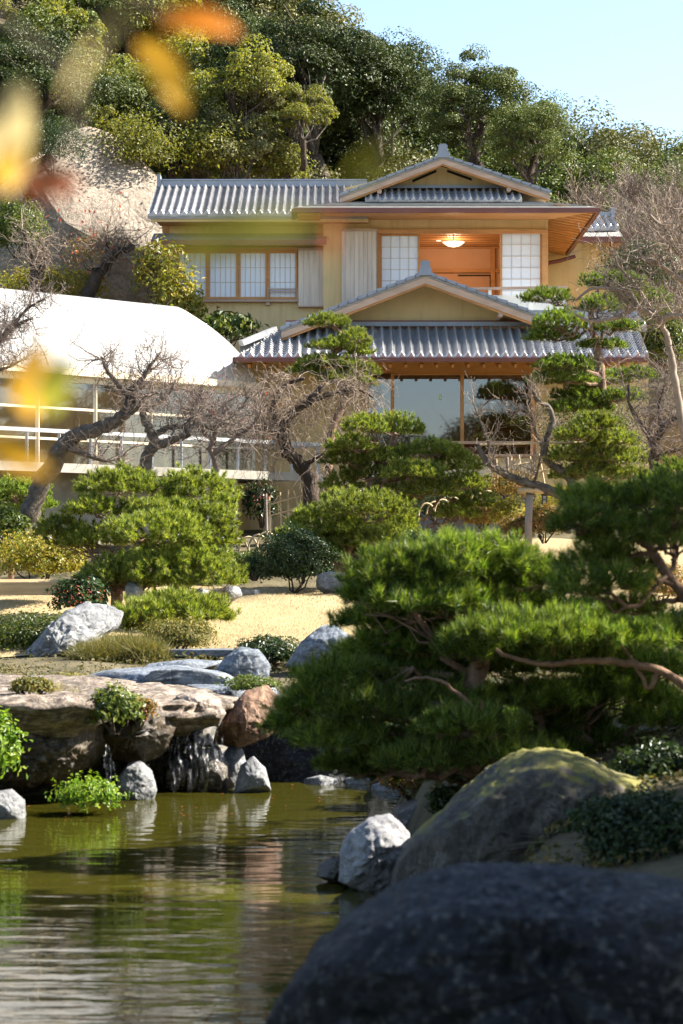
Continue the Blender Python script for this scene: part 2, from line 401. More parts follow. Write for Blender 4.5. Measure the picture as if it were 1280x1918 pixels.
def grid_sheet(xs, ys, zf, off=0.0, origin=(0, 0, 0)):
    X, Y = np.meshgrid(xs, ys); Z = zf(X, Y) + off
    V = np.stack([X, Y, Z], -1).reshape(-1, 3) - np.array(origin)
    nx = len(xs); i, j = np.meshgrid(np.arange(len(ys) - 1), np.arange(nx - 1), indexing='ij')
    a = i * nx + j
    return V, np.stack([a, a + 1, a + nx + 1, a + nx], -1).reshape(-1, 4)

def lumps(X, Y, s=1.0):
    return 0.05 * (np.sin(X * 1.7 * s + np.sin(Y * 1.1 * s)) * np.sin(Y * 1.3 * s + 0.7) + 0.5 * np.sin(X * 4.1 * s + Y * 2.3 * s))
xs = np.concatenate([[-900, -400, -200, -120, -80], np.arange(-60, -14, 2.0), np.arange(-14, 14, 0.25), np.arange(14, 61, 2.0), [80, 120, 200, 400, 900]])
ys = np.concatenate([[-900, -400, -150, -60], np.arange(-30, 0, 3.0), np.arange(0, 52, 0.25), np.arange(52, 100, 1.0), [104, 110, 120, 140, 160, 200, 400, 900]])
V, F = grid_sheet(xs, ys, lambda X, Y: ground(X, Y) + lumps(X, Y) * (np.abs(X) < 40))
o = put('ground', mk('ground', V, [F], True), m_soil, kind='structure')

def lawn_mat():
    t = NT('dry_lawn'); v = t.coords()
    f = t.noise(v, 1.2, 6, 0.6); f2 = t.noise(v, 45, 4, 0.7)
    c = t.ramp(f, [(0.3, (0.37, 0.285, 0.155)), (0.55, (0.44, 0.345, 0.195)), (0.8, (0.34, 0.285, 0.135))])
    c = t.mix(t.ramp(f2, [(0.35, (0.5,) * 3), (0.65, (1, 1, 1))]), (0.27, 0.205, 0.10), c)
    return t.done(t.bsdf(c, 0.95, 0.1, 0, (t.noise(v, 70, 3, 0.7), 0.9, 0.03)))
m_lawn = lawn_mat()
V, F = grid_sheet(np.arange(-9, 9.01, 0.2), np.arange(26.2, 42.6, 0.2), lambda X, Y: ground(X, Y) + lumps(X, Y), 0.02)
_c = V[F].mean(1); F = F[(_c[:, 0] > 1.3 + .3 * np.sin(_c[:, 1] * 2)) | (_c[:, 1] < 35.6 + .35 * np.sin(_c[:, 0] * 1.7))]
put('lawn', mk('lawn', V, [F], True), m_lawn, kind='structure')

# pond water
def water_mat():
    t = NT('pond_water')
    v = t.coords((.55, 1.7, 1)); h1 = t.noise(v, 2.6, 1.5, 0.5, 0.3); v2 = t.coords((1, 2.4, 1)); h2 = t.noise(v2, 9, 3, 0.5)
    ad = t.n('Math', operation='ADD'); ml = t.n('Math', operation='MULTIPLY'); ml.inputs[1].default_value = 0.08
    t.l(h2, ml.inputs[0]); t.l(h1, ad.inputs[0]); t.l(ml.outputs[0], ad.inputs[1])
    b = t.bsdf((0.034, 0.032, 0.004), 0.008, 0.5, 0, (ad.outputs[0], 0.15, 0.05))
    b.inputs['IOR'].default_value = 1.33
    return t.done(b)
m_water = water_mat()
V, F = grid_sheet(np.arange(-13, 1.6, 0.5), np.arange(1.0, 23.01, 0.5), lambda X, Y: X * 0)
put('pond_water', mk('pond_water', V, [F], True), m_water, kind='structure')
# ---------------------------------------------------------------- house
HO = (0.3, 48.0, 2.9)
house = thing('house', 'two-storey ochre plaster house with grey tiled gable roofs on the slope', 'house', HO)
def hb(): return MB(HO)
def hpart(mb, name, mat, parent=None, smooth=False, kind=None):
    return mb.build(name, mat, parent or house, smooth=smooth, kind=kind)

_tile_cache = {}
def tile_course(name, base, updir, acr, rows, rlen, pitch, parent, mat=None):
    """one column of overlapping S tiles from the eave up; mesh shared by columns of equal length"""
    key = (rows, round(rlen, 4), round(pitch, 4), tuple(round(c, 3) for c in updir), tuple(round(c, 3) for c in acr))
    me = _tile_cache.get(key)
    if me is None:
        nrm = Vector(acr).cross(Vector(updir)).normalized()
        # cross profile: pan then roll
        u = np.linspace(0, 1, 11)
        prof = np.where(u < 0.62, -0.25 * np.sin(u / 0.62 * math.pi), 0.34 * np.sin((u - 0.62) / 0.38 * math.pi)) * pitch
        V = []; F = []; n = len(u)
        for r_ in range(rows):
            for e, (s0, lift) in enumerate(((r_ * rlen - 0.012, 0.030), ((r_ + 1) * rlen, 0.0))):
                for k in range(n):
                    p = Vector(acr) * (u[k] * pitch) + Vector(updir) * s0 + nrm * (prof[k] + lift)
                    V.append(p)
            a = r_ * 2 * n
            for k in range(n - 1): F.append((a + k, a + k + 1, a + n + k + 1, a + n + k))
            if r_ == 0:
                a0 = len(V)
                for k in range(n): V.append(Vector(acr) * (u[k] * pitch) - Vector(updir) * 0.012 - nrm * 0.05)
                for k in range(n - 1): F.append((a0 + k, a0 + k + 1, a + k + 1, a + k))
            else:
                b = a - n  # upper edge of the row below
                for k in range(n - 1): F.append((b + k, b + k + 1, a + k + 1, a + k))
        me = mk(name, np.array([tuple(v) for v in V]), [np.array(F)], False)
        me.polygons.foreach_set('use_smooth', np.zeros(len(me.polygons), bool))
        _tile_cache[key] = me
    return put(name, me, mat or m_tile, parent, Vector(base) - Vector(HO) + Vector((random.uniform(-.004, .004), random.uniform(-.01, .004), random.uniform(-.006, .006))))

def tile_plane(parent, eave_l, eave_r, top_l, top_r, pitch, rows):
    """rows of tile columns over a roof plane; ends may be cut by hips (top narrower than eave)"""
    eave_l, eave_r, top_l, top_r = map(Vector, (eave_l, eave_r, top_l, top_r))
    acr = (eave_r - eave_l).normalized(); W_ = (eave_r - eave_l).length
    t0 = (top_l - eave_l).dot(acr); t1 = (top_r - eave_l).dot(acr)
    upv = (top_l - eave_l) - acr * t0; L = upv.length; up = upv.normalized(); rl = L / rows
    n = int(round(W_ / pitch)); pitch = W_ / n
    for i in range(n):
        u = (i + 0.5) * pitch; fr = 1.0; st = 0.0
        if t0 > 0.05 and u < t0: fr = u / t0
        if t0 < -0.05: pass
        if t1 < W_ - 0.05 and u > t1: fr = min(fr, (W_ - u) / (W_ - t1))
        k = max(1, int(round(fr * rows)))
        tile_course('tile_course', eave_l + acr * (i * pitch), up, acr, k, rl, pitch, parent)

# --- upper left wing
YL = 48.3
b = hb().box((PX(318, YL), YL, 2.5), (PX(640, YL), 53.0, PZ(402, YL))); wall_l = hpart(b, 'wall', m_plaster)
b = hb().box((PX(318, YL) - 0.18, YL + 0.25, PZ(560, YL)), (PX(318, YL) - 0.002, 52.5, PZ(404, YL))); hpart(b, 'corner_boarding', m_wood)
ye, yr = 47.45, 49.75
e0 = P(277, 401, ye); e1 = P(690, 401, ye); t0 = Vector((e0.x, yr, PZ(348, yr))); t1 = Vector((e1.x, yr, t0.z))
roofL = hb().slab([e0 - Vector((0, 0, .03)), e1 - Vector((0, 0, .03)), t1 - Vector((0, 0, .03)), t0 - Vector((0, 0, .03))], 0.08)
bk = Vector((0, 4.2, 0)); roofL.slab([t0 - Vector((0, 0, .03)), t1 - Vector((0, 0, .03)), t1 + bk - Vector((0, 0, 1.9)), t0 + bk - Vector((0, 0, 1.9))], 0.08)
roofL = hpart(roofL, 'left_wing_roof', m_shingle)
roofL['label'] = 'long grey pantile roof of the left wing'
tile_plane(roofL, e0, e1, t0, t1, 0.168, 20)
b = hb().box((t0.x + .10, yr - .10, t0.z - .04), (t1.x, yr + .14, t0.z + .10)); b.box((t0.x + .06, yr - .13, t0.z + .104), (t1.x, yr + .17, t0.z + .135)); hpart(b, 'ridge_cap', m_ridge, roofL)
b = hb().box((t0.x + .02, yr - .16, t0.z - .05), (t0.x + .098, yr + .2, t0.z + .24)); hpart(b, 'ridge_end_tile', m_ridge, roofL)
b = hb().box((e0.x + .06, ye + .04, e0.z - .16), (e1.x, ye + .10, e0.z - .045)); hpart(b, 'eave_board', m_plaster, roofL)
b = hb().box((e0.x + .2, ye + .103, e0.z - .13), (e1.x, YL, e0.z - .10)); hpart(b, 'soffit', m_woodh, roofL)
# gable end infill
b = hb().prism([(e0.x + .35, YL, e0.z - .1), (e0.x + .35, yr, t0.z - .12), (e0.x + .35, 53, e0.z - .1)], (.06, 0, 0)); hpart(b, 'gable_infill', m_wood, roofL)
# pent canopy over the windows
yc = 47.55
c0 = P(283, 450, yc); c1 = P(612, 450, yc); ct = PZ(437, YL)
can = hb().slab([c0, c1, Vector((c1.x, YL, ct)), Vector((c0.x, YL, ct))], 0.05); can = hpart(can, 'canopy', m_shingle)
b = hb().box((c0.x, yc - .03, c0.z - .10), (c1.x, yc - .002, c0.z + .012)); hpart(b, 'canopy_edge', m_copper, can)
for i in range(9):
    x = c0.x + .12 + i * (c1.x - c0.x - .24) / 8
    b = hb().bar((x, yc + .05, c0.z - .085), (x, YL, ct - .1), .06); hpart(b, 'rafter', m_woodh, can)
# window band: four paper panels
def shoji(x0, y0, x1, y1, Y, cols, rows, name='window', fw=4, rail=False):
    f = hb()
    f.prect(x0, y0, x0 + fw, y1, Y - .06, .06); f.prect(x1 - fw, y0, x1, y1, Y - .06, .06)
    f.prect(x0 + fw, y0, x1 - fw, y0 + fw, Y - .055, .055); f.prect(x0 + fw, y1 - fw, x1 - fw, y1, Y - .055, .055)
    fr = hpart(f, name, m_wood)
    a, c = x0 + fw, x1 - fw; t, d = y0 + fw, y1 - fw
    hpart(hb().prect(a, t, c, d, Y - .02, .015), 'paper_pane', m_paper, fr)
    g = hb()
    for i in range(1, cols): x = a + (c - a) * i / cols; g.prect(x - .42, t, x + .42, d, Y - .034, .012)
    for j in range(1, rows): y = t + (d - t) * j / rows; g.prect(a, y - .42, c, y + .42, Y - .036, .014)
    hpart(g, 'lattice', m_board, fr)
    return fr
xw = [332, 390, 447, 502, 558]
for i in range(4): shoji(xw[i], 470, xw[i + 1] - .6, 560, YL, 5, 3)
b = hb().prect(325, 463, 560, 469.6, YL - .10, .10); hpart(b, 'window_head', m_woodh)
b = hb().prect(325, 560.4, 560, 565, YL - .14, .14); b.prect(498, 565.2, 506, 571, YL - .10, .10); hpart(b, 'window_sill', m_barge)
b = hb()
for yy in (541.5, 546.5): b.bar(P(502, yy, YL - .12), P(558, yy, YL - .12), .025)
b.prect(501, 536, 503, 560, YL - .13, .03); b.prect(556, 536, 558, 560, YL - .13, .03); hpart(b, 'window_rail', m_barge)
def shutter(x0, y0, x1, y1, Y, n):
    f = hb(); f.prect(x0, y0, x1, y0 + 5, Y - .16, .16); f.prect(x1 - 1.6, y0 + 5, x1, y1, Y - .15, .15); f.prect(x0, y1 - 2, x1 - 1.6, y1, Y - .15, .15)
    s_ = hpart(f, 'shutter', m_barge)
    w = (x1 - 1.8 - x0) / n
    for i in range(n):
        hpart(hb().prect(x0 + i * w + .15, y0 + 5.2, x0 + (i + 1) * w - .15, y1 - 2.2, Y - .14 - .006 * (i % 2), .13), 'board', m_board, s_)
    return s_
shutter(559, 464, 631, 575, YL, 7)

# --- upper main block
YU, YE = 48.0, 46.6
zf = PZ(592, YU)                      # upper floor level
xl, xr = PX(606, YU), PX(1027, YU)
zt = PZ(385, YU)
b = hb().box((xl, YU, 2.5), (xr, 54.0, zf)); hpart(b, 'lower_wall', m_plaster)
b = hb().box((xl, YU, zf), (PX(708, YU), YU + .2, PZ(429.5, YU))); hpart(b, 'wall', m_plaster)
b = hb().box((xl, YU, PZ(429.5, YU) + .002), (xr, YU + .2, zt)); hpart(b, 'wall', m_plaster)
b = hb().box((xl, YU + .202, zf), (xl + .15, 54, zt)); hpart(b, 'wall', m_plaster)
b = hb().box((xr - .15, YU + .202, zf), (xr, 54, zt)); hpart(b, 'wall', m_plaster)
b = hb().box((xl + .15, 52.4, zf), (xr - .15, 54, zt)); hpart(b, 'room_wall', m_room)
zc = PZ(462, 52.4)
b = hb().box((xl + .15, YU + .202, zc), (xr - .15, 52.399, zc + .1)); ceil = hpart(b, 'ceiling', m_woodh)
for i in range(1, 14):
    y = YU + .3 + i * .29; hpart(hb().box((xl + .2, y, zc - .018), (xr - .2, y + .03, zc - .002)), 'ceiling_batten', m_wood, ceil)
b = hb().box((PX(700, 52.4), 52.34, PZ(466, 52.4)), (PX(1000, 52.4), 52.399, PZ(462.5, 52.4))); hpart(b, 'picture_rail', m_wood)
b = hb().box((PX(700, 52.4), 52.33, PZ(511, 52.4)), (PX(1000, 52.4), 52.398, PZ(504, 52.4))); hpart(b, 'picture_rail', m_wood)
b = hb().box((PX(919, 52.4), 52.31, zf), (PX(927, 52.4), 52.397, PZ(466.5, 52.4))); hpart(b, 'room_post', m_wood)
b = hb().box((PX(858, 52.4), 52.35, PZ(516.6, 52.4)), (PX(917.5, 52.4), 52.396, PZ(515.2, 52.4))); b.box((PX(917.5, 52.4), 52.35, PZ(560, 52.4)), (PX(918.9, 52.4), 52.396, PZ(515.2, 52.4))); hpart(b, 'screen_frame', m_dark)
# head beam, posts, sliding screens
b = hb().prect(706, 430, 1027, 437, YU - .10, .10); hpart(b, 'head_beam', m_woodh)
b = hb().prect(1016, 437.2, 1027, 592, YU - .085, .22); hpart(b, 'corner_post', m_wood)
b = hb().prect(707.5, 437.2, 711, 592, YU - .07, .2); hpart(b, 'door_post', m_wood)
shoji(711.5, 438, 787, 592, YU + .12, 4, 7, 'sliding_screen', 4)
shoji(937, 433, 1016, 592, YU + .14, 4, 7, 'sliding_screen', 4)
shutter(640, 428, 707, 590, YU, 8)
# downpipe
b = hb().tube([P(633, 398, YL - .25), P(633, 520, YL - .25), P(633, 640, YL - .25)], .035, 8); hpart(b, 'downpipe', m_copper)
# main roof: shingled skirt, tiled band, gable
zl = PZ(388, YE); XE0, XE1 = PX(552, YE), PX(1118, YE); YB = 53.6
gx = PX(830, 47.4); zg = PZ(377, 47.7)
sk = hb()
A, B_, C, D = (XE0, YE, zl), (XE1, YE, zl), (XE1, YB, zl), (XE0, YB, zl)
ia, ib = XE0 + 1.25, XE1 - 1.25; yt = 47.75
a, b2, c, d = (ia, yt, zg), (ib, yt, zg), (ib, YB - 1.0, zg), (ia, YB - 1.0, zg)
for q in ((A, B_, b2, a), (B_, C, c, b2), (C, D, d, c), (D, A, a, d)): sk.slab(q, .055)
skirt = hpart(sk, 'main_roof', m_shingle); skirt['label'] = 'grey shingled hip skirt of the main roof'
# shingle courses as thin steps on the front slope
for i in range(1, 7):
    f = i / 7; y = YE + (yt - YE) * f; z = zl + (zg - zl) * f
    x0 = XE0 + (ia - XE0) * f; x1 = XE1 + (ib - XE1) * f
    hpart(hb().bar((x0, y, z + .006), (x1, y, z + .006), .10, .016), 'shingle_course', m_shingle, skirt)
# soffit boards and rafters on the right, left and front
b = hb().slab([(xr, YE + .1, zl - .005 + .10), (XE1 - .05, YE + .1, zl - .06), (XE1 - .05, YB, zl - .06), (xr, YB, zl + .095)], .02); hpart(b, 'soffit', m_woodh, skirt)
for i in range(20):
    y = YE + .18 + i * .34
    if y > YB - .1: break
    hpart(hb().bar((xr + .002, y, zl + .055), (XE1 - .06, y, zl - .10), .06, .07), 'rafter', m_wood, skirt)
b = hb().slab([(xl - .05, YE + .1, zl - .06), (xl - .05, YB, zl - .06), (XE0 + .05, YB, zl - .06), (XE0 + .05, YE + .1, zl - .06)], .02); hpart(b, 'soffit', m_woodh, skirt)
for i in range(10):
    y = YE + .18 + i * .34
    if y > YL - .1: break
    hpart(hb().bar((xl - .06, y, zl - .12), (XE0 + .06, y, zl - .12), .06, .07), 'rafter', m_woodh, skirt)
b = hb().slab([(XE0 + .05, YE + .1, zl - .07), (XE1 - .06, YE + .1, zl - .07), (xr, YU - .002, zl - .03), (xl, YU - .002, zl - .03)], .02); hpart(b, 'soffit', m_woodh, skirt)
g = hb().box((XE0 - .02, YE - .10, zl - .13), (XE1 + .06, YE - .002, zl - .035)); hpart(g, 'gutter', m_copper, skirt)
g = hb().box((XE1 - .01, YE, zl - .13), (XE1 + .07, YB, zl - .04)); hpart(g, 'gutter', m_copper, skirt)
g = hb().box((XE0 - .07, YE, zl - .13), (XE0 - .003, YB, zl - .04)); hpart(g, 'gutter', m_copper, skirt)
# tiled band below the gable
bx0, bx1 = PX(684, 47.3), PX(978, 47.3)
tile_plane(skirt, (bx0, 47.3, PZ(374, 47.3)), (bx1, 47.3, PZ(374, 47.3)), (bx0, 48.0, PZ(353, 48.0)), (bx1, 48.0, PZ(353, 48.0)), 0.155, 5)
b = hb().box((bx0 + .1, 47.93, PZ(353, 48.0)), (bx1 - .1, 48.1, PZ(350, 48.0) + .03)); hpart(b, 'flashing', m_ridge, skirt)

def gable(parent, apex, lend, rend, Yb, Yw, wall_base_py, Yback, bargew, tileth=.06, slots=True, wx=None):
    """barge boards, roof slopes, gable wall, vents and ridge for a gable facing the camera"""
    A_ = P(*apex, Yb); Lp = P(*lend, Yb); Rp = P(*rend, Yb)
    for side, E in ((0, Lp), (1, Rp)):
        r_ = hb(); back = Vector((0, Yback - Yb, 0))
        q = [A_, E, E + back, A_ + back] if side == 0 else [E, A_, A_ + back, E + back]
        r_.slab(q, .05); sl_ = hpart(r_, 'roof_slope', m_shingle, parent)
        dz = Vector((0, 0, -.055))
        n = (E - A_); w = bargew
        hpart(hb().prism([A_ + dz, E + dz, E + dz + Vector((0, 0, -w)), A_ + dz + Vector((0, 0, -w * 1.12))], (0, .05, 0)), 'barge_board', m_barge, parent)
        # second moulding behind
        dz2 = Vector((0, .052, -.055 - w * .9))
        hpart(hb().prism([A_ + dz2, E + dz2, E + dz2 + Vector((0, 0, -w * .5)), A_ + dz2 + Vector((0, 0, -w * .5))], (0, .04, 0)), 'barge_moulding', m_woodh, parent)
        # verge tiles in steps down the slope
        k = max(8, int(n.length / .21))
        for i in range(k):
            p0 = A_ + n * (i / k); p1 = A_ + n * ((i + 1.08) / k)
            up = Vector((0, 0, 1)); lift = Vector((0, -.02, tileth * .55))
            hpart(hb().hexa([p0 + Vector((0, -.03, .002)), p1 + Vector((0, -.03, .002)), p1 + Vector((0, .30, .002)), p0 + Vector((0, .30, .002)),
                             p0 + Vector((0, -.03, tileth * .72)), p1 + Vector((0, -.03, tileth * 1.15)), p1 + Vector((0, .30, tileth * 1.15)), p0 + Vector((0, .30, tileth * .72))] if side == 1 else
                            [p1 + Vector((0, -.03, .002)), p0 + Vector((0, -.03, .002)), p0 + Vector((0, .30, .002)), p1 + Vector((0, .30, .002)),
                             p1 + Vector((0, -.03, tileth * 1.15)), p0 + Vector((0, -.03, tileth * .72)), p0 + Vector((0, .30, tileth * .72)), p1 + Vector((0, .30, tileth * 1.15))]),
                  'verge_tile', m_ridge, parent)
        # rows of tile running up the slope behind the verge
        for j in range(int((Yback - Yb - .4) / .28)):
            y = .36 + j * .28
            hpart(hb().tube([A_ + Vector((0, y, .03)), E + Vector((0, y, .03))], .05, 6), 'roof_roll', m_tile, parent)
        # purlin end
        m_ = A_ + n * .62 + Vector((0, .1, -.05 - w - .07))
        hpart(hb().tube([m_ + Vector((0, -.05, 0)), m_ + Vector((0, Yw - Yb - .1, 0))], .055, 8), 'purlin', m_barge, parent)
    zb = PZ(wall_base_py, Yw); dzw = Vector((0, 0, -.30))
    f = .94
    hpart(hb().prism([Vector((Lp.x + .12, Yw, zb)), Vector((Rp.x - .12, Yw, zb)), Vector((Rp.x - .12, Yw, max(zb + .01, Rp.z - .1))), Vector((A_.x, Yw, A_.z - .1)), Vector((Lp.x + .12, Yw, max(zb + .01, Lp.z - .1)))], (0, .2, 0)), 'gable_wall', m_plaster, parent)
    # ridge
    r_ = hb().box((A_.x - .09, Yb + .05, A_.z + .0), (A_.x + .09, Yback, A_.z + .14)); r_.tube([(A_.x, Yb + .04, A_.z + .16), (A_.x, Yback, A_.z + .16)], .07, 8)
    hpart(r_, 'ridge_cap', m_ridge, parent)
    r_ = hb(); zz = A_.z + .02
    r_.prism([(A_.x - .15, Yb - .05, zz - .05), (A_.x + .15, Yb - .05, zz - .05), (A_.x + .13, Yb - .05, zz + .06), (A_.x + .095, Yb - .05, zz + .13), (A_.x + .10, Yb - .05, zz + .22), (A_.x + .05, Yb - .05, zz + .255),
              (A_.x - .05, Yb - .05, zz + .255), (A_.x - .10, Yb - .05, zz + .22), (A_.x - .095, Yb - .05, zz + .13), (A_.x - .13, Yb - .05, zz + .06)], (0, .095, 0))
    hpart(r_, 'ridge_end_tile', m_ridge, parent)
    return A_, Lp, Rp
def vent(parent, p0, p1, Y, h=.055):
    a_, b_ = P(*p0, Y), P(*p1, Y)
    hpart(hb().prism([a_, b_, b_ + Vector((0, 0, -h)), a_ + Vector((0, 0, -h * .9))], (0, .02, 0)), 'vent_slot', m_dark, parent)

ug = gable(skirt, (830, 293), (638, 367), (1030, 361), 47.35, 48.05, 352, 53.5, .10)
vent(skirt, (818, 318), (773, 337), 48.03); vent(skirt, (838, 318), (884, 334), 48.03)

# rear wing at the right
YR = 53.0
b = hb().box((PX(990, YR), YR, 2.5), (PX(1141, YR), 58, PZ(447, YR))); hpart(b, 'rear_wall', m_plaster)
q0 = P(1085, 446, 52.2); q1 = P(1168, 444, 52.2)
rr = hb().slab([q0, q1, Vector((q1.x, 53.6, PZ(424, 53.6))), Vector((q0.x - .3, 53.6, PZ(424, 53.6)))], .06); rr = hpart(rr, 'rear_roof', m_shingle)
s0 = P(1060, 430, 52.9); s1 = P(1160, 428, 52.9)
tile_plane(rr, s0, s1, Vector((s0.x, 54.2, PZ(405, 54.2))), Vector((s1.x, 54.2, PZ(405, 54.2))), .17, 9)
hpart(hb().box((s0.x, 54.1, PZ(406, 54.2)), (s1.x + .02, 54.4, PZ(398, 54.2))), 'ridge_cap', m_ridge, rr)
hpart(hb().box((s1.x - .05, 54.05, PZ(408, 54.2)), (s1.x + .05, 54.45, PZ(390, 54.2))), 'ridge_end_tile', m_ridge, rr)
hpart(hb().box((q0.x, 52.1, q0.z - .12), (q1.x + .02, 52.198, q1.z)), 'gutter', m_copper, rr)
for i in range(8):
    y = 52.3 + i * .3; hpart(hb().bar((PX(1141, YR) + .002, y, q0.z - .02), (q1.x - .02, y, q0.z - .12), .06), 'rafter', m_wood, rr)
hpart(hb().slab([(PX(1141, YR) + .002, 52.2, q0.z + .06), (q1.x, 52.2, q0.z - .04), (q1.x, 55.5, q0.z - .04), (PX(1141, YR) + .002, 55.5, q0.z + .06)], .02), 'soffit', m_woodh, rr)
hpart(hb().tube([P(1022, 494, 52.6), P(1050, 488, 52.6), P(1078, 480, 52.6)], .05, 8), 'gutter', m_copper, rr)

# --- balcony
YBc = 47.0
b = hb().box((PX(905, YBc), YBc, PZ(604, YBc)), (PX(1100, YBc), YU - .11, PZ(600, YBc))); bal = hpart(b, 'balcony', m_white)
hpart(hb().bar(P(880, 541, YBc), P(1062, 538, YBc), .07, .055), 'handrail', m_barge, bal)
for x in (918, 988, 1060): hpart(hb().prect(x - 3, 542.5, x + 3, 600, YBc + .02, .07), 'baluster_post', m_white, bal)
for x0, x1 in ((860, 914.5), (921.5, 984.5), (991.5, 1056.5)): hpart(hb().prect(x0, 553, x1, 600, YBc + .12, .02), 'frosted_panel', m_frost, bal)

# --- lower block with the front gable
YG, YGe, YGt = 45.2, 43.3, 45.0
zg0 = 2.5; zhead = PZ(672, YG)
b = hb().box((PX(470, YG), YG, zg0), (PX(688, YG), YG + .25, zhead)); hpart(b, 'wall', m_plaster)
b = hb().box((PX(1004, YG), YG, zg0), (PX(1215, YG), YG + .25, zhead)); hpart(b, 'wall', m_plaster)
b = hb().box((PX(470, YG), YG + .252, zg0), (PX(470, YG) + .2, 48, zhead)); hpart(b, 'wall', m_plaster)
b = hb().box((PX(1215, YG) - .2, YG + .252, zg0), (PX(1215, YG), 48, zhead)); hpart(b, 'wall', m_plaster)
b = hb().box((PX(688, YG), YG, PZ(893, YG)), (PX(1004, YG), YG + .25, PZ(852, YG))); hpart(b, 'window_base', m_white)
b = hb().box((PX(688, YG), YG + .3, zg0), (PX(1004, YG), YG + .5, PZ(893, YG) - .002)); hpart(b, 'underfloor_boarding', m_post)
b = hb().box((PX(688, YG), YG + .01, PZ(699, YG)), (PX(1004, YG), YG + .24, zhead)); hpart(b, 'lintel', m_woodh)
b = hb().box((PX(688, YG) - .2, 47.4, zg0), (PX(1004, YG) + .2, 47.6, zhead)); hpart(b, 'inner_wall', m_room)
b = hb().box((PX(688, YG) - .2, YG + .253, PZ(854, YG)), (PX(1004, YG) + .2, 47.398, PZ(852, YG))); hpart(b, 'floor_boards', m_woodh)
xg = [640, 735.5, 866, 998]
for i in range(3):
    f = hb(); x0, x1 = max(688, xg[i]), xg[i + 1]
    f.prect(x1 - 3, 699.3, x1 + 3, 851.5, YG - .03, .12); fr = hpart(f, 'picture_window', m_wood)
    hpart(hb().prect(x0 + (3.3 if i else 0.3), 699.5, x1 - 3.3, 851, YG + .03, .012), 'glass_pane', m_glass, fr)
    if i: hpart(hb().prect(x0 + 3.2, 699.6, x1 - 3.2, 702.6, YG + .0, .028), 'window_track', m_wood, fr)
# small green exit sticker on the glass
t_ = NT('green_sticker'); m_stick = t_.done(t_.bsdf((0.35, 0.62, 0.45), 0.6))
t_ = NT('white_sticker'); m_stickw = t_.done(t_.bsdf((0.75, 0.8, 0.75), 0.6))
st = hpart(hb().prect(822, 738, 827.5, 749, YG + .02, .004), 'sticker', m_stick)
hpart(hb().prect(824, 739.5, 826, 742, YG + .016, .003).prect(823.6, 742.6, 825.6, 747, YG + .016, .003), 'sticker_figure', m_stickw, st)
b = hb().bar(P(800, 829, YG - .55), P(1000, 829, YG - .55), .06); hpart(b, 'veranda_rail', m_barge)
for x in (805, 900, 996): hpart(hb().prect(x - 2, 831, x + 2, 860, YG - .58, .05), 'veranda_post', m_barge)
b = hb().box((PX(690, YG), YG - .75, PZ(858, YG)), (PX(1010, YG), YG - .003, PZ(854, YG))); hpart(b, 'veranda_deck', m_barge)
# lower tiled skirt
le = P(438, 668, YGe); re_ = P(1216, 664, YGe); re_.z = le.z
lt = P(527, 612, YGt); rt = Vector((re_.x - .1, YGt, lt.z))
lr = hb().slab([le - Vector((0, 0, .04)), re_ - Vector((0, 0, .04)), rt - Vector((0, 0, .04)), lt - Vector((0, 0, .04))], .07)
lr = hpart(lr, 'lower_roof', m_shingle); lr['label'] = 'grey pantile skirt roof over the picture windows'
tile_plane(lr, le, re_, lt, rt, .190, 14)
# hip on the left: side slope and hip ridge in silver tile
hpart(hb().slab([le + Vector((-.02, 0, -.04)), lt + Vector((-.02, 0, -.04)), Vector((lt.x, 48, lt.z - .04)), Vector((le.x - .02, 48, le.z - .04))], .06), 'side_slope', m_shingle, lr)
hpart(hb().bar(P(452, 643, 44.9), P(516, 617, 45.4), .16, .12), 'hip_ridge', m_tile, lr)
hpart(hb().slab([P(450, 647, 44.95), P(516, 621, 45.45), P(516, 621, 45.45) + Vector((0, 1.6, 0)), P(450, 647, 44.95) + Vector((0, 1.6, 0))], .34), 'side_slope', m_shingle, lr)
# upper right part of the lower roof
u0 = P(1010, 636, 45.05); u1 = P(1212, 634, 45.05); u0.z = u1.z = lt.z
ut = PZ(592, 46.6)
hpart(hb().slab([u0 - Vector((0, 0, .04)), u1 - Vector((0, 0, .04)), Vector((u1.x, 46.6, ut - .04)), Vector((u0.x, 46.6, ut - .04))], .06), 'roof_slope', m_shingle, lr)
tile_plane(lr, u0, u1, Vector((u0.x, 46.6, ut)), Vector((u1.x, 46.6, ut)), .190, 10)
hpart(hb().box((u0.x, 46.5, ut - .02), (u1.x, 46.75, ut + .12)), 'ridge_cap', m_ridge, lr)
hpart(hb().box((lt.x + .1, YGt - .12, lt.z - .0), (PX(1022, YGt), YGt + .2, lt.z + .09)), 'flashing', m_ridge, lr)
hpart(hb().box((lt.x + .1, YGt - .10, lt.z + .092), (PX(1022, YGt), YGt + .2, lt.z + .125)), 'wood_fillet', m_copper, lr)
hpart(hb().box((le.x - .02, YGe - .10, le.z - .11), (re_.x, YGe - .004, le.z - .025)), 'gutter', m_copper, lr)
hpart(hb().slab([(le.x + .1, YGe + .02, le.z - .10), (re_.x, YGe + .02, le.z - .10), (re_.x, YG - .003, zhead + .05), (le.x + .1, YG - .003, zhead + .05)], .02), 'soffit', m_woodh, lr)
for i in range(26):
    x = le.x + .3 + i * .32
    if x > re_.x - .1: break
    hpart(hb().bar((x, YGe + .30, le.z - .16), (x, YG - .02, zhead - .02), .06, .07), 'rafter', m_woodh, lr)
fg = hb(); fgable = None
lg = gable(lr, (797, 513), (527, 618), (1026, 598), 44.15, 45.05, 607, 47.9, .125, .07)
vent(lr, (786, 528), (708, 562), 45.03); vent(lr, (806, 528), (887, 559), 45.03)

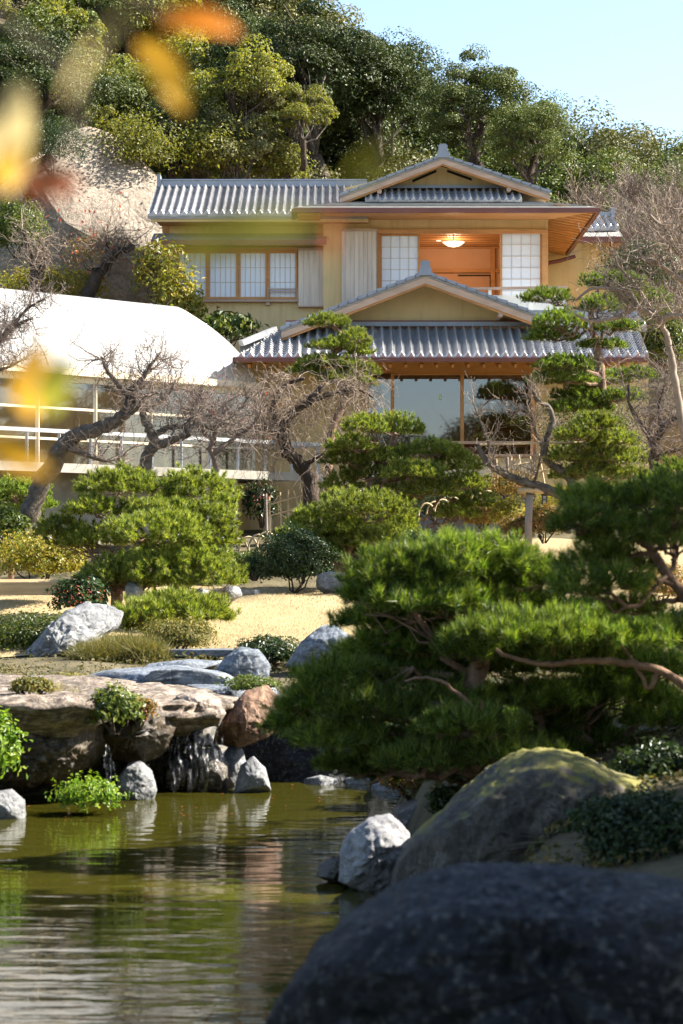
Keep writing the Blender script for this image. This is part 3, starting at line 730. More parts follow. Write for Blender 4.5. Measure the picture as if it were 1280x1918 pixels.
# chandeliers inside (hang from the ceiling)
for i, (px, py, Y, s_) in enumerate(((850, 456, 49.6, 1.0), (849, 440, 51.0, .8))):
    c_ = P(px, py, Y)
    ch = thing('chandelier', ['petal-shaped glowing glass chandelier nearest the open screens', 'second glowing chandelier, higher and further inside the upper room'][i], 'chandelier', c_, 'chandeliers of the upper room')
    for k in range(12):
        a_ = k * math.pi / 6; ca, sa = math.cos(a_), math.sin(a_)
        mb = MB(); w = .055 * s_
        pr = [(0.05, -.07), (.13, -.06), (.20, -.015), (.26, .03)]
        V_ = []
        for r_, z_ in pr:
            ww = w * (1.2 - abs(r_ - .16) * 4) + .012
            V_ += [(ca * r_ * s_ - sa * ww, sa * r_ * s_ + ca * ww, z_ * s_), (ca * r_ * s_ + sa * ww, sa * r_ * s_ - ca * ww, z_ * s_)]
        mb.add(V_, [[(j * 2, j * 2 + 1, j * 2 + 3, j * 2 + 2) for j in range(3)]]); mb.build('glass_petal', m_lamp, ch)
    MB().lathe([(.001, -.09), (.05, -.085), (.07, -.06), (.04, -.03), (.001, -.03)], (0, 0, 0), 10).build('lamp_bowl', m_lamp, ch, smooth=True)
    MB().tube([(0, 0, -.03), (0, 0, zc - c_.z - .004)], .012, 6).build('stem', m_ridge, ch)
    ld = bpy.data.lights.new('chandelier_light', 'POINT'); ld.energy = 9 * s_; ld.color = (1, .70, .46); ld.shadow_soft_size = .15
    lo_ = bpy.data.objects.new('chandelier_light', ld); COL.objects.link(lo_); lo_.location = (0, 0, -.22); lo_.parent = ch
for i, (px, Y) in enumerate(((797, 50.2), (896, 50.2), (822, 51.4))):
    c_ = Vector((PX(px, Y), Y, zc - .012))
    dl = MB(c_).lathe([(.001, -.004), (.05, -.004), (.06, .0), (.06, .01)], c_, 12).build('downlight', m_lamp, None, c_, True)
    tag(dl, ['round ceiling downlight left of the chandelier', 'round ceiling downlight right of the chandelier', 'small downlight deep in the ceiling of the upper room'][i], 'ceiling lamp', 'ceiling downlights')
# ---------------------------------------------------------------- greenhouse
A43 = R(43); gt = Vector((math.cos(A43), math.sin(A43), 0)); gn = Vector((math.sin(A43), -math.cos(A43), 0)); UP = Vector((0, 0, 1))
GE = P(482, 719, 44.0)                     # right end of the eave
def G(s, n, z): return GE - gt * s + gn * n + UP * z     # along the eave to the left, outwards, up from the eave
LEN, GW, GH = 11.0, 2.62, 1.82
zdeck = PZ(888, 44.0) - GE.z
GO = G(0, 0, 0); GO.z = gz(GO.x, GO.y)
gh = thing('greenhouse', 'conservatory with a white barrel-vault membrane roof and cream framed glass front', 'greenhouse', GO)
def gb(): return MB(GO)
def gp(mb, name, mat, parent=None, smooth=False): return mb.build(name, mat, parent or gh, smooth=smooth)
_vf = [0, .07, .18, .35, .49, .65, .77, .87, .93, .975, 1.0]; _vz = [1, .965, .89, .77, .66, .515, .39, .265, .18, .09, 0]
def vault(s, a):
    f = 1 - a / (math.pi / 2); return G(s, -GW + GW * float(np.interp(f, np.linspace(0, 1, 11), _vf)), GH * float(np.interp(f, np.linspace(0, 1, 11), _vz)))
ns, na = 23, 16
V = []; 
for i in range(ns):
    for j in range(2 * na + 1):
        a = math.pi / 2 * j / na
        if j <= na: p = vault(LEN * i / (ns - 1), a)
        else:
            q = vault(LEN * i / (ns - 1), math.pi - a); ax = G(LEN * i / (ns - 1), -GW, 0)
            p = q - gn * (2 * (q - ax).dot(gn))
        V.append(p)
k = 2 * na + 1
F = [(i * k + j, i * k + j + 1, (i + 1) * k + j + 1, (i + 1) * k + j) for i in range(ns - 1) for j in range(k - 1)]
vm = gb(); vm.add(V, [np.array(F)]); roofv = gp(vm, 'membrane_roof', m_membrane, None, True)
ge = gb(); ge.add([V[j] for j in range(k)] + [G(0, -GW, 0)], [np.array([(j, j + 1, k) for j in range(k - 1)])]); gp(ge, 'end_wall', m_membrane)
for s_ in (0.75, 2.1, 3.6, 5.2, 6.8):
    gp(gb().tube([vault(s_, math.pi / 2 * j / 14) + gn * .012 + UP * .012 for j in range(15)], .007, 6), 'roof_seam', m_seam, roofv)
gp(gb().tube([vault(s_, math.pi / 2 * .68) + UP * .012 for s_ in np.linspace(0, LEN, 12)], .008, 6), 'roof_seam', m_seam, roofv)
gp(gb().bar(G(-.06, .03, -.05), G(LEN, .03, -.05), .16, .13), 'eave_gutter', m_cream)
gp(gb().bar(G(0, -.08, -.18), G(LEN, -.08, -.18), .08, .12), 'wall_plate', m_cream)
pw = [0.02, 1.35, 2.7, 4.05, 5.4, 6.75, 8.1]
for i, s_ in enumerate(pw):
    gp(gb().bar(G(s_, -.10, -.24), G(s_, -.10, zdeck), .075, .075), 'post', m_cream)
    if i + 1 < len(pw):
        for h0, h1 in ((-.25, -.72), (-.77, zdeck + .55), (zdeck + .5, zdeck + .06)):
            c = G((s_ + pw[i + 1]) / 2, -.10, (h0 + h1) / 2); hw = (pw[i + 1] - s_) / 2 - .04
            gp(gb().bar(c - gt * hw, c + gt * hw, .012, abs(h0 - h1)), 'glass_pane', m_ghglass)
        for h in (-.745, zdeck + .525): gp(gb().bar(G(s_ + .04, -.10, h), G(pw[i + 1] - .04, -.10, h), .045, .045), 'transom', m_cream)
gp(gb().bar(G(0, -.10, zdeck + .03), G(8.1, -.10, zdeck + .03), .09, .06), 'sill', m_cream)
# end glass wall on the right
for i in range(3):
    n0, n1 = -.15 - i * 1.4, -.15 - (i + 1) * 1.4
    gp(gb().bar(G(.02, n0 - .05, -.12), G(.02, n0 - .05, zdeck), .07, .07), 'post', m_cream)
    c = G(.02, (n0 + n1) / 2 - .03, (zdeck - .12) / 2); gp(gb().bar(c - gn * .62, c + gn * .62, .012, abs(zdeck) - .14), 'glass_pane', m_ghglass)
m_ghback = M_plain('greenhouse_blind', (0.52, 0.41, 0.27), 0.9, 0.1, 0.12, 1.5)
gp(gb().bar(G(.1, -3.6, zdeck / 2), G(LEN, -3.6, zdeck / 2), .05, abs(zdeck)), 'back_blind', m_ghback)
# deck and base
dk = gb().slab([G(-.95, .95, zdeck), G(LEN, .95, zdeck), G(LEN, -4, zdeck), G(-.95, -4, zdeck)][::-1], .12); deck = gp(dk, 'deck', m_concrete)
gp(gb().bar(G(-.95, .97, zdeck - .08), G(LEN, .97, zdeck - .08), .10, .17), 'deck_edge', m_concrete, deck)
gp(gb().slab([G(.9, .45, zdeck - .122), G(2.6, .45, zdeck - .122), G(2.6, -3.9, zdeck - .122), G(.9, -3.9, zdeck - .122)][::-1], 2.2), 'plinth_wall', m_white)
gp(gb().slab([G(2.7, .2, zdeck - .122), G(LEN, .2, zdeck - .122), G(LEN, -3.9, zdeck - .122), G(2.7, -3.9, zdeck - .122)][::-1], 2.2), 'plinth_wall', m_concrete)
gp(gb().bar(G(.15, .55, zdeck - .13), G(.15, .55, zdeck - 1.5), .12, .12), 'pier', m_cream)
rl = gp(gb().bar(G(-.92, .93, zdeck + .60), G(LEN, .93, zdeck + .60), .05, .07), 'railing', m_alu)
for i in range(16): gp(gb().bar(G(-.85 + i * .72, .93, zdeck + .555), G(-.85 + i * .72, .93, zdeck + .005), .05, .05), 'baluster', m_alu, rl)
gp(gb().bar(G(-.92, .93, zdeck + .60), G(-.92, -.6, zdeck + .60), .05, .07), 'rail_return', m_alu, rl)

# ---------------------------------------------------------------- vegetation helpers
def unit(v): return v / (np.linalg.norm(v, axis=-1, keepdims=True) + 1e-9)

def leaf_mesh(C, N, L, Wd, g, fold=0.25, name='foliage', lenvar=0.35):
    """leaves as folded diamonds: centres C, facing N, random roll; 6 verts, 4 tris each"""
    n = len(C); N = unit(N)
    r_ = unit(g.normal(size=(n, 3))); T = unit(np.cross(N, r_)); B = np.cross(N, T)
    l = L * (1 + lenvar * g.uniform(-1, 1, n))[:, None]; w = Wd * (1 + lenvar * g.uniform(-1, 1, n))[:, None]
    a = C - T * l * .5; d = C + T * l * .5; b = C + B * w * .5 + N * w * fold; c = C - B * w * .5 + N * w * fold
    V = np.stack([a, b, d, c], 1).reshape(-1, 3)
    i = np.arange(n)[:, None] * 4
    return mk(name, V, [np.hstack([i, i + 1, i + 2]), np.hstack([i, i + 2, i + 3])])

def blade_mesh(C, D, L, Wd, g, name='blades', lenvar=.3, bend=0.0):
    """thin needles / blades from C along D: one triangle each (a kinked pair when bend is set)"""
    n = len(C); D = unit(D); s_ = unit(np.cross(D, g.normal(size=(n, 3))))
    l = (L * (1 + lenvar * g.uniform(-1, 1, n)))[:, None]
    w = np.broadcast_to(np.asarray(Wd, float), (n,))[:, None]
    if not bend:
        V = np.stack([C - s_ * w * .5, C + s_ * w * .5, C + D * l], 1).reshape(-1, 3)
        return mk(name, V, [np.arange(3 * n).reshape(n, 3)])
    m = C + D * l * .55; e = m + unit(D + np.array([0, 0, -bend])) * l * .5
    V = np.stack([C - s_ * w * .5, C + s_ * w * .5, m + s_ * w * .4, m - s_ * w * .4, e], 1).reshape(-1, 3); i = np.arange(n)[:, None] * 5
    return mk(name, V, [np.hstack([i, i + 1, i + 2, i + 3]), np.hstack([i + 3, i + 2, i + 4])])

def sphere_dirs(n, g, zmin=-1.0):
    z = g.uniform(zmin, 1, n); a = g.uniform(0, 2 * math.pi, n); r_ = np.sqrt(1 - z * z)
    return np.stack([r_ * np.cos(a), r_ * np.sin(a), z], -1)

def crooked(p, q, n, wob, g):
    p = np.array(p, float); q = np.array(q, float); t = np.linspace(0, 1, n)[:, None]
    X = p + (q - p) * t; L = np.linalg.norm(q - p)
    w = g.normal(size=(n, 3)) * wob * L; w[0] = 0; w[-1] *= .3
    return X + w

def smooth_path(pts, n_per=4):
    pts = [np.array(p, float) for p in pts]
    if len(pts) < 3: return np.array(pts)
    Q = [2 * pts[0] - pts[1]] + pts + [2 * pts[-1] - pts[-2]]; out = []
    for i in range(1, len(Q) - 2):
        for t in np.linspace(0, 1, n_per, endpoint=False):
            a, b, c, d = Q[i-1], Q[i], Q[i+1], Q[i+2]
            out.append(.5 * ((2*b) + (c-a)*t + (2*a-5*b+4*c-d)*t*t + (3*b-a-3*c+d)*t**3))
    out.append(pts[-1]); return np.array(out)

def pine_pad_mesh(rx, ry, rz, g, spacing, nl, per, wd, name='needle_pad', under=.25):
    """cushion of needle tufts on short shoots: dense on top, thin below, uneven outline"""
    sp = spacing * 1.45; per = int(per * 3.0); wd = wd * 1.35
    area = 2.2 * math.pi * ((rx * ry) ** 1.6 / 2 + ((rx * rz) ** 1.6 + (ry * rz) ** 1.6) / 4) ** (1 / 1.6)
    n = max(24, int(area / sp ** 2 * 1.6))
    d = sphere_dirs(n, g, -0.3)
    ph = g.uniform(0, 6.28, 6)
    lump = 1 + .16 * np.sin(d[:, 0] * 5 + ph[0]) * np.sin(d[:, 1] * 5 + ph[1]) + .13 * np.sin(d[:, 0] * 10 + d[:, 1] * 8 + ph[2]) + .08 * np.sin(d[:, 1] * 15 - d[:, 0] * 13 + ph[3])
    rr = (g.uniform(.70, 1.04, n) * lump)[:, None]
    c = d * rr * np.array([rx, ry, rz]); c[:, 2] = np.where(d[:, 2] < 0, c[:, 2] * .35, c[:, 2])
    ax = unit(d * np.array([1 / rx, 1 / ry, 1 / rz]) * min(rx, ry, rz) * .9 + np.array([0, 0, .6]) + g.normal(size=(n, 3)) * .30)
    c = c - ax * nl * .55
    sz = g.uniform(.7, 1.25, n)
    f = g.uniform(0, 1, n * per)
    A = np.repeat(ax, per, 0); S_ = np.repeat(sz, per)
    C = np.repeat(c, per, 0) + A * (f * nl * .55 * S_)[:, None] + g.normal(size=(n * per, 3)) * .05 * nl
    D = A * (.35 + .75 * f)[:, None] + g.normal(size=(n * per, 3)) * .36
    return blade_mesh(C, D, nl * .8 * S_, wd, g, name, .2)

_pads = {}
def pine(name, label, base, trunk, pads, Y, needle, spacing, per, wd, mat, depth=0.7, group=None, trunk_r=.09, k=0, bark=None, limb=True, dep=None):
    """niwaki pine: pads given as pixel ellipses (cx, cy, rx, ry[, dY])"""
    g = np.random.default_rng(100 + k)
    base = Vector(base)
    t = thing(name, label, 'pine tree', base, group)
    path = smooth_path([base] + [P(x, y, Y + dy) for x, y, dy in trunk], 4)
    rad = np.linspace(trunk_r, trunk_r * .35, len(path)) * (1 + .12 * g.normal(size=len(path)))
    MB(base).tube(path + g.normal(size=path.shape) * trunk_r * .10, rad, 9).build('trunk', bark or m_pbark, t, smooth=True)
    for i, pd in enumerate(pads):
        cx, cy, rx, ry = pd[:4]; dy = pd[4] if len(pd) > 4 else g.uniform(-.5, .5) * depth
        y = Y + dy; c = P(cx, cy, y); sx, sz = rx / FPX * y, ry / FPX * y * 1.1
        sy = (sx * .8 if dep is None else dep * sx)
        me = pine_pad_mesh(sx, sy, sz, g, spacing, needle, per, wd)
        put('needle_pad', me, mat, t, Vector(c) - Vector((0, 0, sz * .25)) - base)
        if limb:
            # limb from the trunk under the pad, then twigs fanning into it
            dd = np.linalg.norm(path - (np.array(c) - (0, 0, sz)), axis=1); dd[path[:, 2] > c.z + .05] += 10; j = int(np.argmin(dd))
            tip = np.array(c) - (0, 0, sz * .45); mb = MB(base)
            lp = crooked(path[j], tip, 7, .07, g); mb.tube(lp, np.linspace(max(.012, rad[j] * .55), .010, 7), 6)
            for q in range(9):
                a = g.uniform(0, 6.28); e = tip + np.array([math.cos(a) * sx * .75, math.sin(a) * sy * .75, sz * g.uniform(-.1, .5)])
                s0 = lp[int(g.integers(3, 6))]; mb.tube(crooked(s0, e, 5, .08, g), np.linspace(.011, .004, 5), 4)
            mb.build('limb', bark or m_pbark, t)
    return t

def twiggy(mb, p, d, L, r_, depth, g, up=.25, spread=.75, kids=(3, 5), sides=4, wob=.09, minr=.0028, droop=0.0, stats=None):
    """crooked branch with side branches, recursive"""
    n = 6 if depth > 0 else 4
    d = unit(np.array(d, float)); pts = [np.array(p, float)]; dd = d.copy()
    for i in range(n):
        dd = unit(dd + g.normal(size=3) * wob * 3.2 + np.array([0, 0, (up - droop * i) * .22])); pts.append(pts[-1] + dd * L / n)
    pts = np.array(pts); rr = np.linspace(r_, max(minr, r_ * .4), n + 1)
    mb.tube(pts, rr, sides if depth > 0 else 3, cap=False)
    if depth <= 0: return
    for _ in range(int(g.integers(kids[0], kids[1] + 1))):
        i = int(g.integers(1, n + 1)); t = unit(pts[i] - pts[i - 1]); s_ = unit(g.normal(size=3) - t * .2)
        nd = unit(t * (1 - spread) + s_ * spread + np.array([0, 0, up * .5 - droop * .6]))
        twiggy(mb, pts[i], nd, L * g.uniform(.42, .75), max(minr, rr[i] * .62), depth - 1, g, up, spread, kids, max(3, sides - 1), wob, minr, droop)

def bare_tree(name, label, base, limbs, Y, seed, twig_n=26, twig_L=.7, twig_r=.012, depth=2, bark=None, twig=None, up=.3, droop=0, cat='bare tree', group=None, root=True, spread=.75, start=.3, jit=.10, kids=(3, 5)):
    """leafless tree: limbs = list of (pixel path [(x,y,dY)...], r0, r1); twigs sprout from the outer part of each limb"""
    g = np.random.default_rng(seed); base = Vector(base)
    t = thing(name, label, cat, base, group)
    for li, (pp, r0, r1) in enumerate(limbs):
        path = smooth_path([P(x, y, Y + dy) for x, y, dy in pp], 5)
        path[1:] += g.normal(size=path[1:].shape) * r0 * jit
        rad = np.linspace(r0, r1, len(path)) * (1 + .05 * g.normal(size=len(path)))
        MB(base).tube(path, rad, 9).build('trunk' if li == 0 else 'limb', bark or m_lbark, t, smooth=True)
        mb = MB(base); nn = twig_n if not isinstance(twig_n, (list, tuple)) else twig_n[li]
        for _ in range(nn):
            f = g.uniform(start if li == 0 else .12, 1); i = min(len(path) - 2, int(f * (len(path) - 1)))
            tn = unit(path[i + 1] - path[i]); s_ = unit(g.normal(size=3)); d = unit(tn * .25 + s_ + np.array([0, 0, up]))
            twiggy(mb, path[i], d, twig_L * g.uniform(.5, 1.15), twig_r * g.uniform(.7, 1.2), depth, g, up, spread, kids, droop=droop)
        if nn: mb.build('twigs', twig or m_twig, t, kind='stuff')
    return t

def bush_mesh(lobes, n, L, Wd, g, shell=.55, upb=.35, rag=0.0):
    """lobes: (cx,cy,cz,rx,ry,rz) relative to the base"""
    lobes = np.array(lobes, float); vol = lobes[:, 3] * lobes[:, 4] + lobes[:, 3] * lobes[:, 5]; pr = vol / vol.sum()
    idx = g.choice(len(lobes), n, p=pr); d = sphere_dirs(n, g, -.6)
    ph = g.uniform(0, 6.28, 3); lump = 1 + .14 * np.sin(d[:, 0] * 6 + ph[0] + idx) * np.sin(d[:, 1] * 6 + ph[1]) + .12 * np.sin(d[:, 2] * 9 + d[:, 0] * 7 + ph[2])
    r_ = (shell + (1.03 - shell) * g.uniform(0, 1, n) ** .6) * lump
    if rag: r_ = r_ * (1 + rag * np.sin(d[:, 0] * 13 + d[:, 2] * 11 + idx * 2.1) * np.sin(d[:, 1] * 12 + idx)) + rag * .5 * np.abs(g.normal(size=n))
    C = lobes[idx, :3] + d * r_[:, None] * lobes[idx, 3:6]
    N = d + g.normal(size=(n, 3)) * .55 + np.array([0, 0, upb])
    return leaf_mesh(C, N, L, Wd, g)

def bush(name, label, px, py, Y, wpx, hpx, mat, leaf=.05, n=1600, seed=0, lobes=5, cat='shrub', group=None, dep=.8, stems=True, dens=1.0, rag=0.08, shell=.55):
    """rounded shrub whose outline fills a pixel box: centre-bottom (px, py)"""
    g = np.random.default_rng(900 + seed); base = P(px, py, Y); w, h = wpx / FPX * Y, hpx / FPX * Y
    t = thing(name, label, cat, base, group)
    lb = [(0, 0, h * .48, w * .46, w * .46 * dep, h * .5)]
    for i in range(lobes):
        a = g.uniform(0, 6.28); rr = g.uniform(.25, .55)
        lb.append((math.cos(a) * w * .5 * rr, math.sin(a) * w * .5 * dep * rr, h * g.uniform(.35, .72), w * g.uniform(.18, .28), w * .22 * dep, h * g.uniform(.22, .32)))
    put('foliage', bush_mesh(lb, int(n * dens), leaf, leaf * .5, g, shell, rag=rag), mat, t)
    if stems:
        mb = MB()
        for i in range(7):
            a = g.uniform(0, 6.28); mb.tube(crooked((0.03 * math.cos(a), .03 * math.sin(a), -.05), (math.cos(a) * w * .35, math.sin(a) * w * .3 * dep, h * g.uniform(.5, .85)), 6, .05, g), np.linspace(.016, .005, 6), 5)
        mb.build('stems', m_bark, t)
    return t
# ---------------------------------------------------------------- hillside trees
def hill_tree_meshes(seed, rad, hgt, leaf, nclump, per, flat):
    g = np.random.default_rng(seed)
    d = sphere_dirs(nclump, g, -.25); rr = g.uniform(.55, 1.0, nclump)
    cc = d * rr[:, None] * np.array([rad, rad, hgt * .46]) + np.array([0, 0, hgt * .52])
    cc += g.normal(size=cc.shape) * .12 * rad
    cs = rad * (.14 + .26 * g.uniform(0, 1, nclump) ** 1.5)
    idx = np.repeat(np.arange(nclump), per); n = len(idx)
    dl = sphere_dirs(n, g, -.55); q = (.45 + .6 * g.uniform(0, 1, n) ** .5)
    C = cc[idx] + dl * (q * cs[idx])[:, None] * np.array([1, 1, flat])
    N = dl + np.array([0, 0, .5]) + g.normal(size=(n, 3)) * .5
    crown = leaf_mesh(C, N, leaf, leaf * .55, g, name='crown')
    mb = MB(); lean = g.normal(size=2) * .25 * rad
    top = np.array([lean[0], lean[1], hgt * .6]); tr = crooked((0, 0, -.8), top, 7, .05, g)
    mb.tube(tr, np.linspace(.055, .025, 7) * hgt, 7)
    tm = mb.mesh('trunk', True)
    lb = MB()
    for i in range(min(nclump, 16)):
        s0 = tr[int(g.integers(2, 7))]; lb.tube(crooked(s0, cc[i], 6, .07, g), np.linspace(.013, .004, 6) * hgt, 4)
        for _ in range(3):
            e = cc[i] + g.normal(size=3) * cs[i] * .8; lb.tube(crooked(cc[i] * .6 + s0 * .4, e, 4, .08, g), np.linspace(.006, .002, 4) * hgt, 3, cap=False)
    return crown, tm, lb.mesh('limbs')
HV = [hill_tree_meshes(11 + i, 2.5, 5.6, .12, 85, 330, .7) for i in range(4)] + [hill_tree_meshes(31 + i, 1.5, 2.8, .11, 34, 260, .8) for i in range(3)]
HVm = {}
def hill_tree(var, mi, loc, sc, rz, label, name='hill_tree', group='trees covering the hillside', bark=None):
    t = thing(name, label, 'tree' if var < 4 else 'shrub', loc, group); t.scale = (sc, sc, sc); t.rotation_euler = (0, 0, rz)
    for nm, me, m in zip(('crown', 'trunk', 'limbs'), HV[var], (m_hill[mi], bark or m_bark, bark or m_lbark)):
        key = (nm, var, mi)
        if key not in HVm:
            c = me.copy(); c.materials.clear(); c.materials.append(m); HVm[key] = c
        put(nm, HVm[key], None, t)
    return t
gH = np.random.default_rng(5)
looks = [['dark glossy evergreen', 'shadowy dense evergreen', 'deep green broad evergreen'], ['mid green leafy evergreen', 'fresh green evergreen'], ['pale olive windswept evergreen', 'grey-green twiggy evergreen'], ['yellow-green sunlit shrub', 'golden tipped bushy shrub']]
rows = [(86, 2.3, 'along the skyline'), (82, 2.2, 'just under the skyline'), (78, 2.1, 'high on the slope'), (74, 2.1, 'on the middle slope'), (70, 2.1, 'low on the slope'), (66, 2.1, 'at the foot of the slope')]
ORD = ['first', 'second', 'third', 'fourth', 'fifth', 'sixth', 'seventh', 'eighth', 'ninth', 'tenth', 'eleventh', 'twelfth', 'thirteenth', 'fourteenth', 'fifteenth', 'sixteenth', 'seventeenth', 'eighteenth', 'nineteenth', 'twentieth']
ORD += [t_ + o_ for t_ in ('twenty-', 'thirty-', 'forty-') for o_ in ORD[:9]]
for ri, (Y, sp, where) in enumerate(rows):
    x = PX(-40, Y); k = 0
    while x < PX(1330, Y):
        xx = x + gH.uniform(-.4, .4) * sp; y = Y + gH.uniform(-1.6, 1.6); px = 640 + xx / y * FPX
        z = gz(xx, y); topy = HORIZON - (z + 5 - EYE) / y * FPX
        small = (px < 560 and ri >= 3)
        r_ = gH.uniform()
        if small: mi = 3 if r_ < .62 else 1
        elif px > 1030: mi = 2 if r_ < .7 else 1
        elif px < 800: mi = 0 if r_ < .5 else (2 if r_ < .8 else 1)
        else: mi = 1 if r_ < .6 else 0
        var = int(gH.integers(4, 7)) if small else int(gH.integers(0, 4))
        sc = gH.uniform(.9, 1.25) * (1.15 if small else 1.0); z -= (.5 if small else 1.6) * sc
        if topy > -330 and HORIZON - (z - EYE) / y * FPX > -120 and not (topy > 420 and 300 < px < 1100):
            hill_tree(var, mi, (xx, y, z), sc, gH.uniform(0, 6.28), f'{looks[mi][k % len(looks[mi])]} {where}, {ORD[k]} from the left', 'hill_shrub' if small else 'hill_tree')
            k += 1
        x += sp * (.62 if small else 1) * gH.uniform(.85, 1.15)
# bigger individuals that stand out
for (px, py, Y, H, mi, lab) in ((600, 345, 66, 5.2, 0, 'umbrella-shaped dark evergreen with a lit trunk behind the ridge'), (470, 330, 68, 5.0, 0, 'tall dark evergreen with pale limbs left of the umbrella tree'),
                                (60, 330, 52, 3.6, 0, 'dark spreading evergreen above the cliff at the far left'), (900, 345, 62, 3.6, 1, 'glossy mid green evergreen right behind the upper gable'),
                                (1000, 370, 60, 2.8, 1, 'small bright green tree beside the main roof corner'), (700, 330, 68, 4.6, 0, 'shadowy evergreen between umbrella tree and upper gable')):
    b_ = P(px, py, Y); hill_tree(int(gH.integers(0, 4)), mi, b_, H / 5.6, gH.uniform(0, 6.28), lab, 'evergreen_tree', 'large evergreens behind the house')
for i, (px, py, Y, w, h, mt, lab) in enumerate(((250, 345, 55, 190, 130, 3, 'golden shrub over the top of the cliff'), (400, 345, 56, 170, 120, 3, 'yellow-green shrub just behind the tiled ridge, left'),
        (520, 345, 57, 120, 70, 3, 'low bright shrub behind the tiled ridge'), (340, 300, 58, 200, 130, 1, 'leafy green shrub above the golden ones'), (200, 250, 58, 170, 120, 1, 'leafy shrub high above the cliff'), (120, 200, 58, 190, 150, 2, 'grey-green shrub left above the cliff'))):
    bush('slope_shrub', lab, px, py, Y, w, h, m_hill[mt], .10, 4200, 40 + i, 16, rag=.35, shell=.3, group='shrubs around the cliff')

for i in range(26):
    px, py, Y = gH.uniform(90, 570), gH.uniform(190, 350), gH.uniform(56, 60.5)
    if px < 330 and py > 225 + (px - 120) * .55: py = 215 + (px - 120) * .45
    mi = int(gH.choice([3, 1, 2, 0], p=[.45, .3, .15, .1]))
    hill_tree(int(gH.integers(4, 7)), mi, P(px, py + 40, Y), gH.uniform(.45, .85), gH.uniform(0, 6.28), f'{["dark", "leafy green", "grey-green", "yellow-green"][mi]} scrub in the thicket left above the roofs, {ORD[i]} of the thicket', 'thicket_shrub', 'thicket left above the roofs')
# ---------------------------------------------------------------- rocks
def rock(name, label, outline, Y, depth, mat, seed=0, amp=.06, p=.62, nt=96, nf=48, freq=1.5, yoff=0, cat='rock', group=None, smooth=True, facets=9, under=0.0):
    """boulder: traced outline at its own distance with a rounded, broken surface and real depth"""
    pts = np.array([(P(x, y, Y).x, P(x, y, Y).z) for x, y in outline])
    c = np.array([(pts[:, 0].min() + pts[:, 0].max()) / 2, pts[:, 1].mean()]); rel = pts - c
    th = np.linspace(0, 2 * math.pi, nt, endpoint=False); rad = np.zeros(nt); n = len(rel)
    for k_, a in enumerate(th):
        d = np.array([math.cos(a), math.sin(a)]); best = 0
        for i in range(n):
            q, e = rel[i], rel[(i + 1) % n] - rel[i]; den = d[0] * e[1] - d[1] * e[0]
            if abs(den) < 1e-12: continue
            t_ = (q[0] * e[1] - q[1] * e[0]) / den; s_ = (q[0] * d[1] - q[1] * d[0]) / den
            if t_ > 0 and -1e-6 <= s_ <= 1 + 1e-6: best = max(best, t_)
        rad[k_] = best
    rad = np.where(rad == 0, np.median(rad), rad)
    size = float(np.sqrt((pts[:, 0].max() - pts[:, 0].min()) * (pts[:, 1].max() - pts[:, 1].min())))
    gr = np.random.default_rng(seed + 500); planes = []
    for _ in range(facets):
        nv = unit(gr.normal(size=3) * np.array([.8, .4, .8]) + np.array([0, -1.25, .1])); nv = Vector(nv)
        ext = math.sqrt((nv.x * np.median(rad)) ** 2 + (nv.y * depth) ** 2 + (nv.z * np.median(rad)) ** 2)
        planes.append((nv, ext * gr.uniform(.70, .95)))
    V = []; off = Vector((seed * 3.7, seed * 1.3, seed * 7.1)); fr = freq * 2.0 / size
    for f in np.linspace(-math.pi / 2, math.pi / 2, nf):
        cf = max(0, math.cos(f)) ** p; sf = math.copysign(abs(math.sin(f)) ** .9, f)
        for k_ in range(nt):
            q = Vector((cf * rad[k_] * math.cos(th[k_]), depth * sf, cf * rad[k_] * math.sin(th[k_])))
            for nv, dv in planes:
                e_ = q.dot(nv) - dv
                if e_ > 0: q = q - nv * (e_ * .8)
            nn = Vector((q.x, q.y * (size / depth / 2) ** 2, q.z)); nn = nn.normalized() if nn.length > 1e-6 else Vector((0, 1, 0))
            w = q * fr + off
            h = mnoise.fractal(w, 1.0, 2.1, 3) * .5 + (abs(mnoise.noise(w * 1.7)) - .3) * -1.1 + (abs(mnoise.noise(w * 4.3)) - .3) * -.6 + mnoise.fractal(w * 5, .7, 2.1, 5) * .45 + (mnoise.ridged_multi_fractal(w * 1.6, .9, 2.1, 4, 1.0, 2.0) - 1.2) * .22
            if under and q.z < 0: q = q + Vector((0, -q.z * under, 0))
            V.append(q + nn * (h * amp * size * (.45 + .55 * (1 - abs(cf)))))
    F = [(j * nt + i, j * nt + (i + 1) % nt, (j + 1) * nt + (i + 1) % nt, (j + 1) * nt + i) for j in range(nf - 1) for i in range(nt)]
    me = mk(name, np.array([tuple(v) for v in V]), [np.array(F)[:, ::-1]], smooth)
    o = put(name, me, mat, None, (c[0], Y + yoff, c[1]))
    return tag(o, label, cat, group)

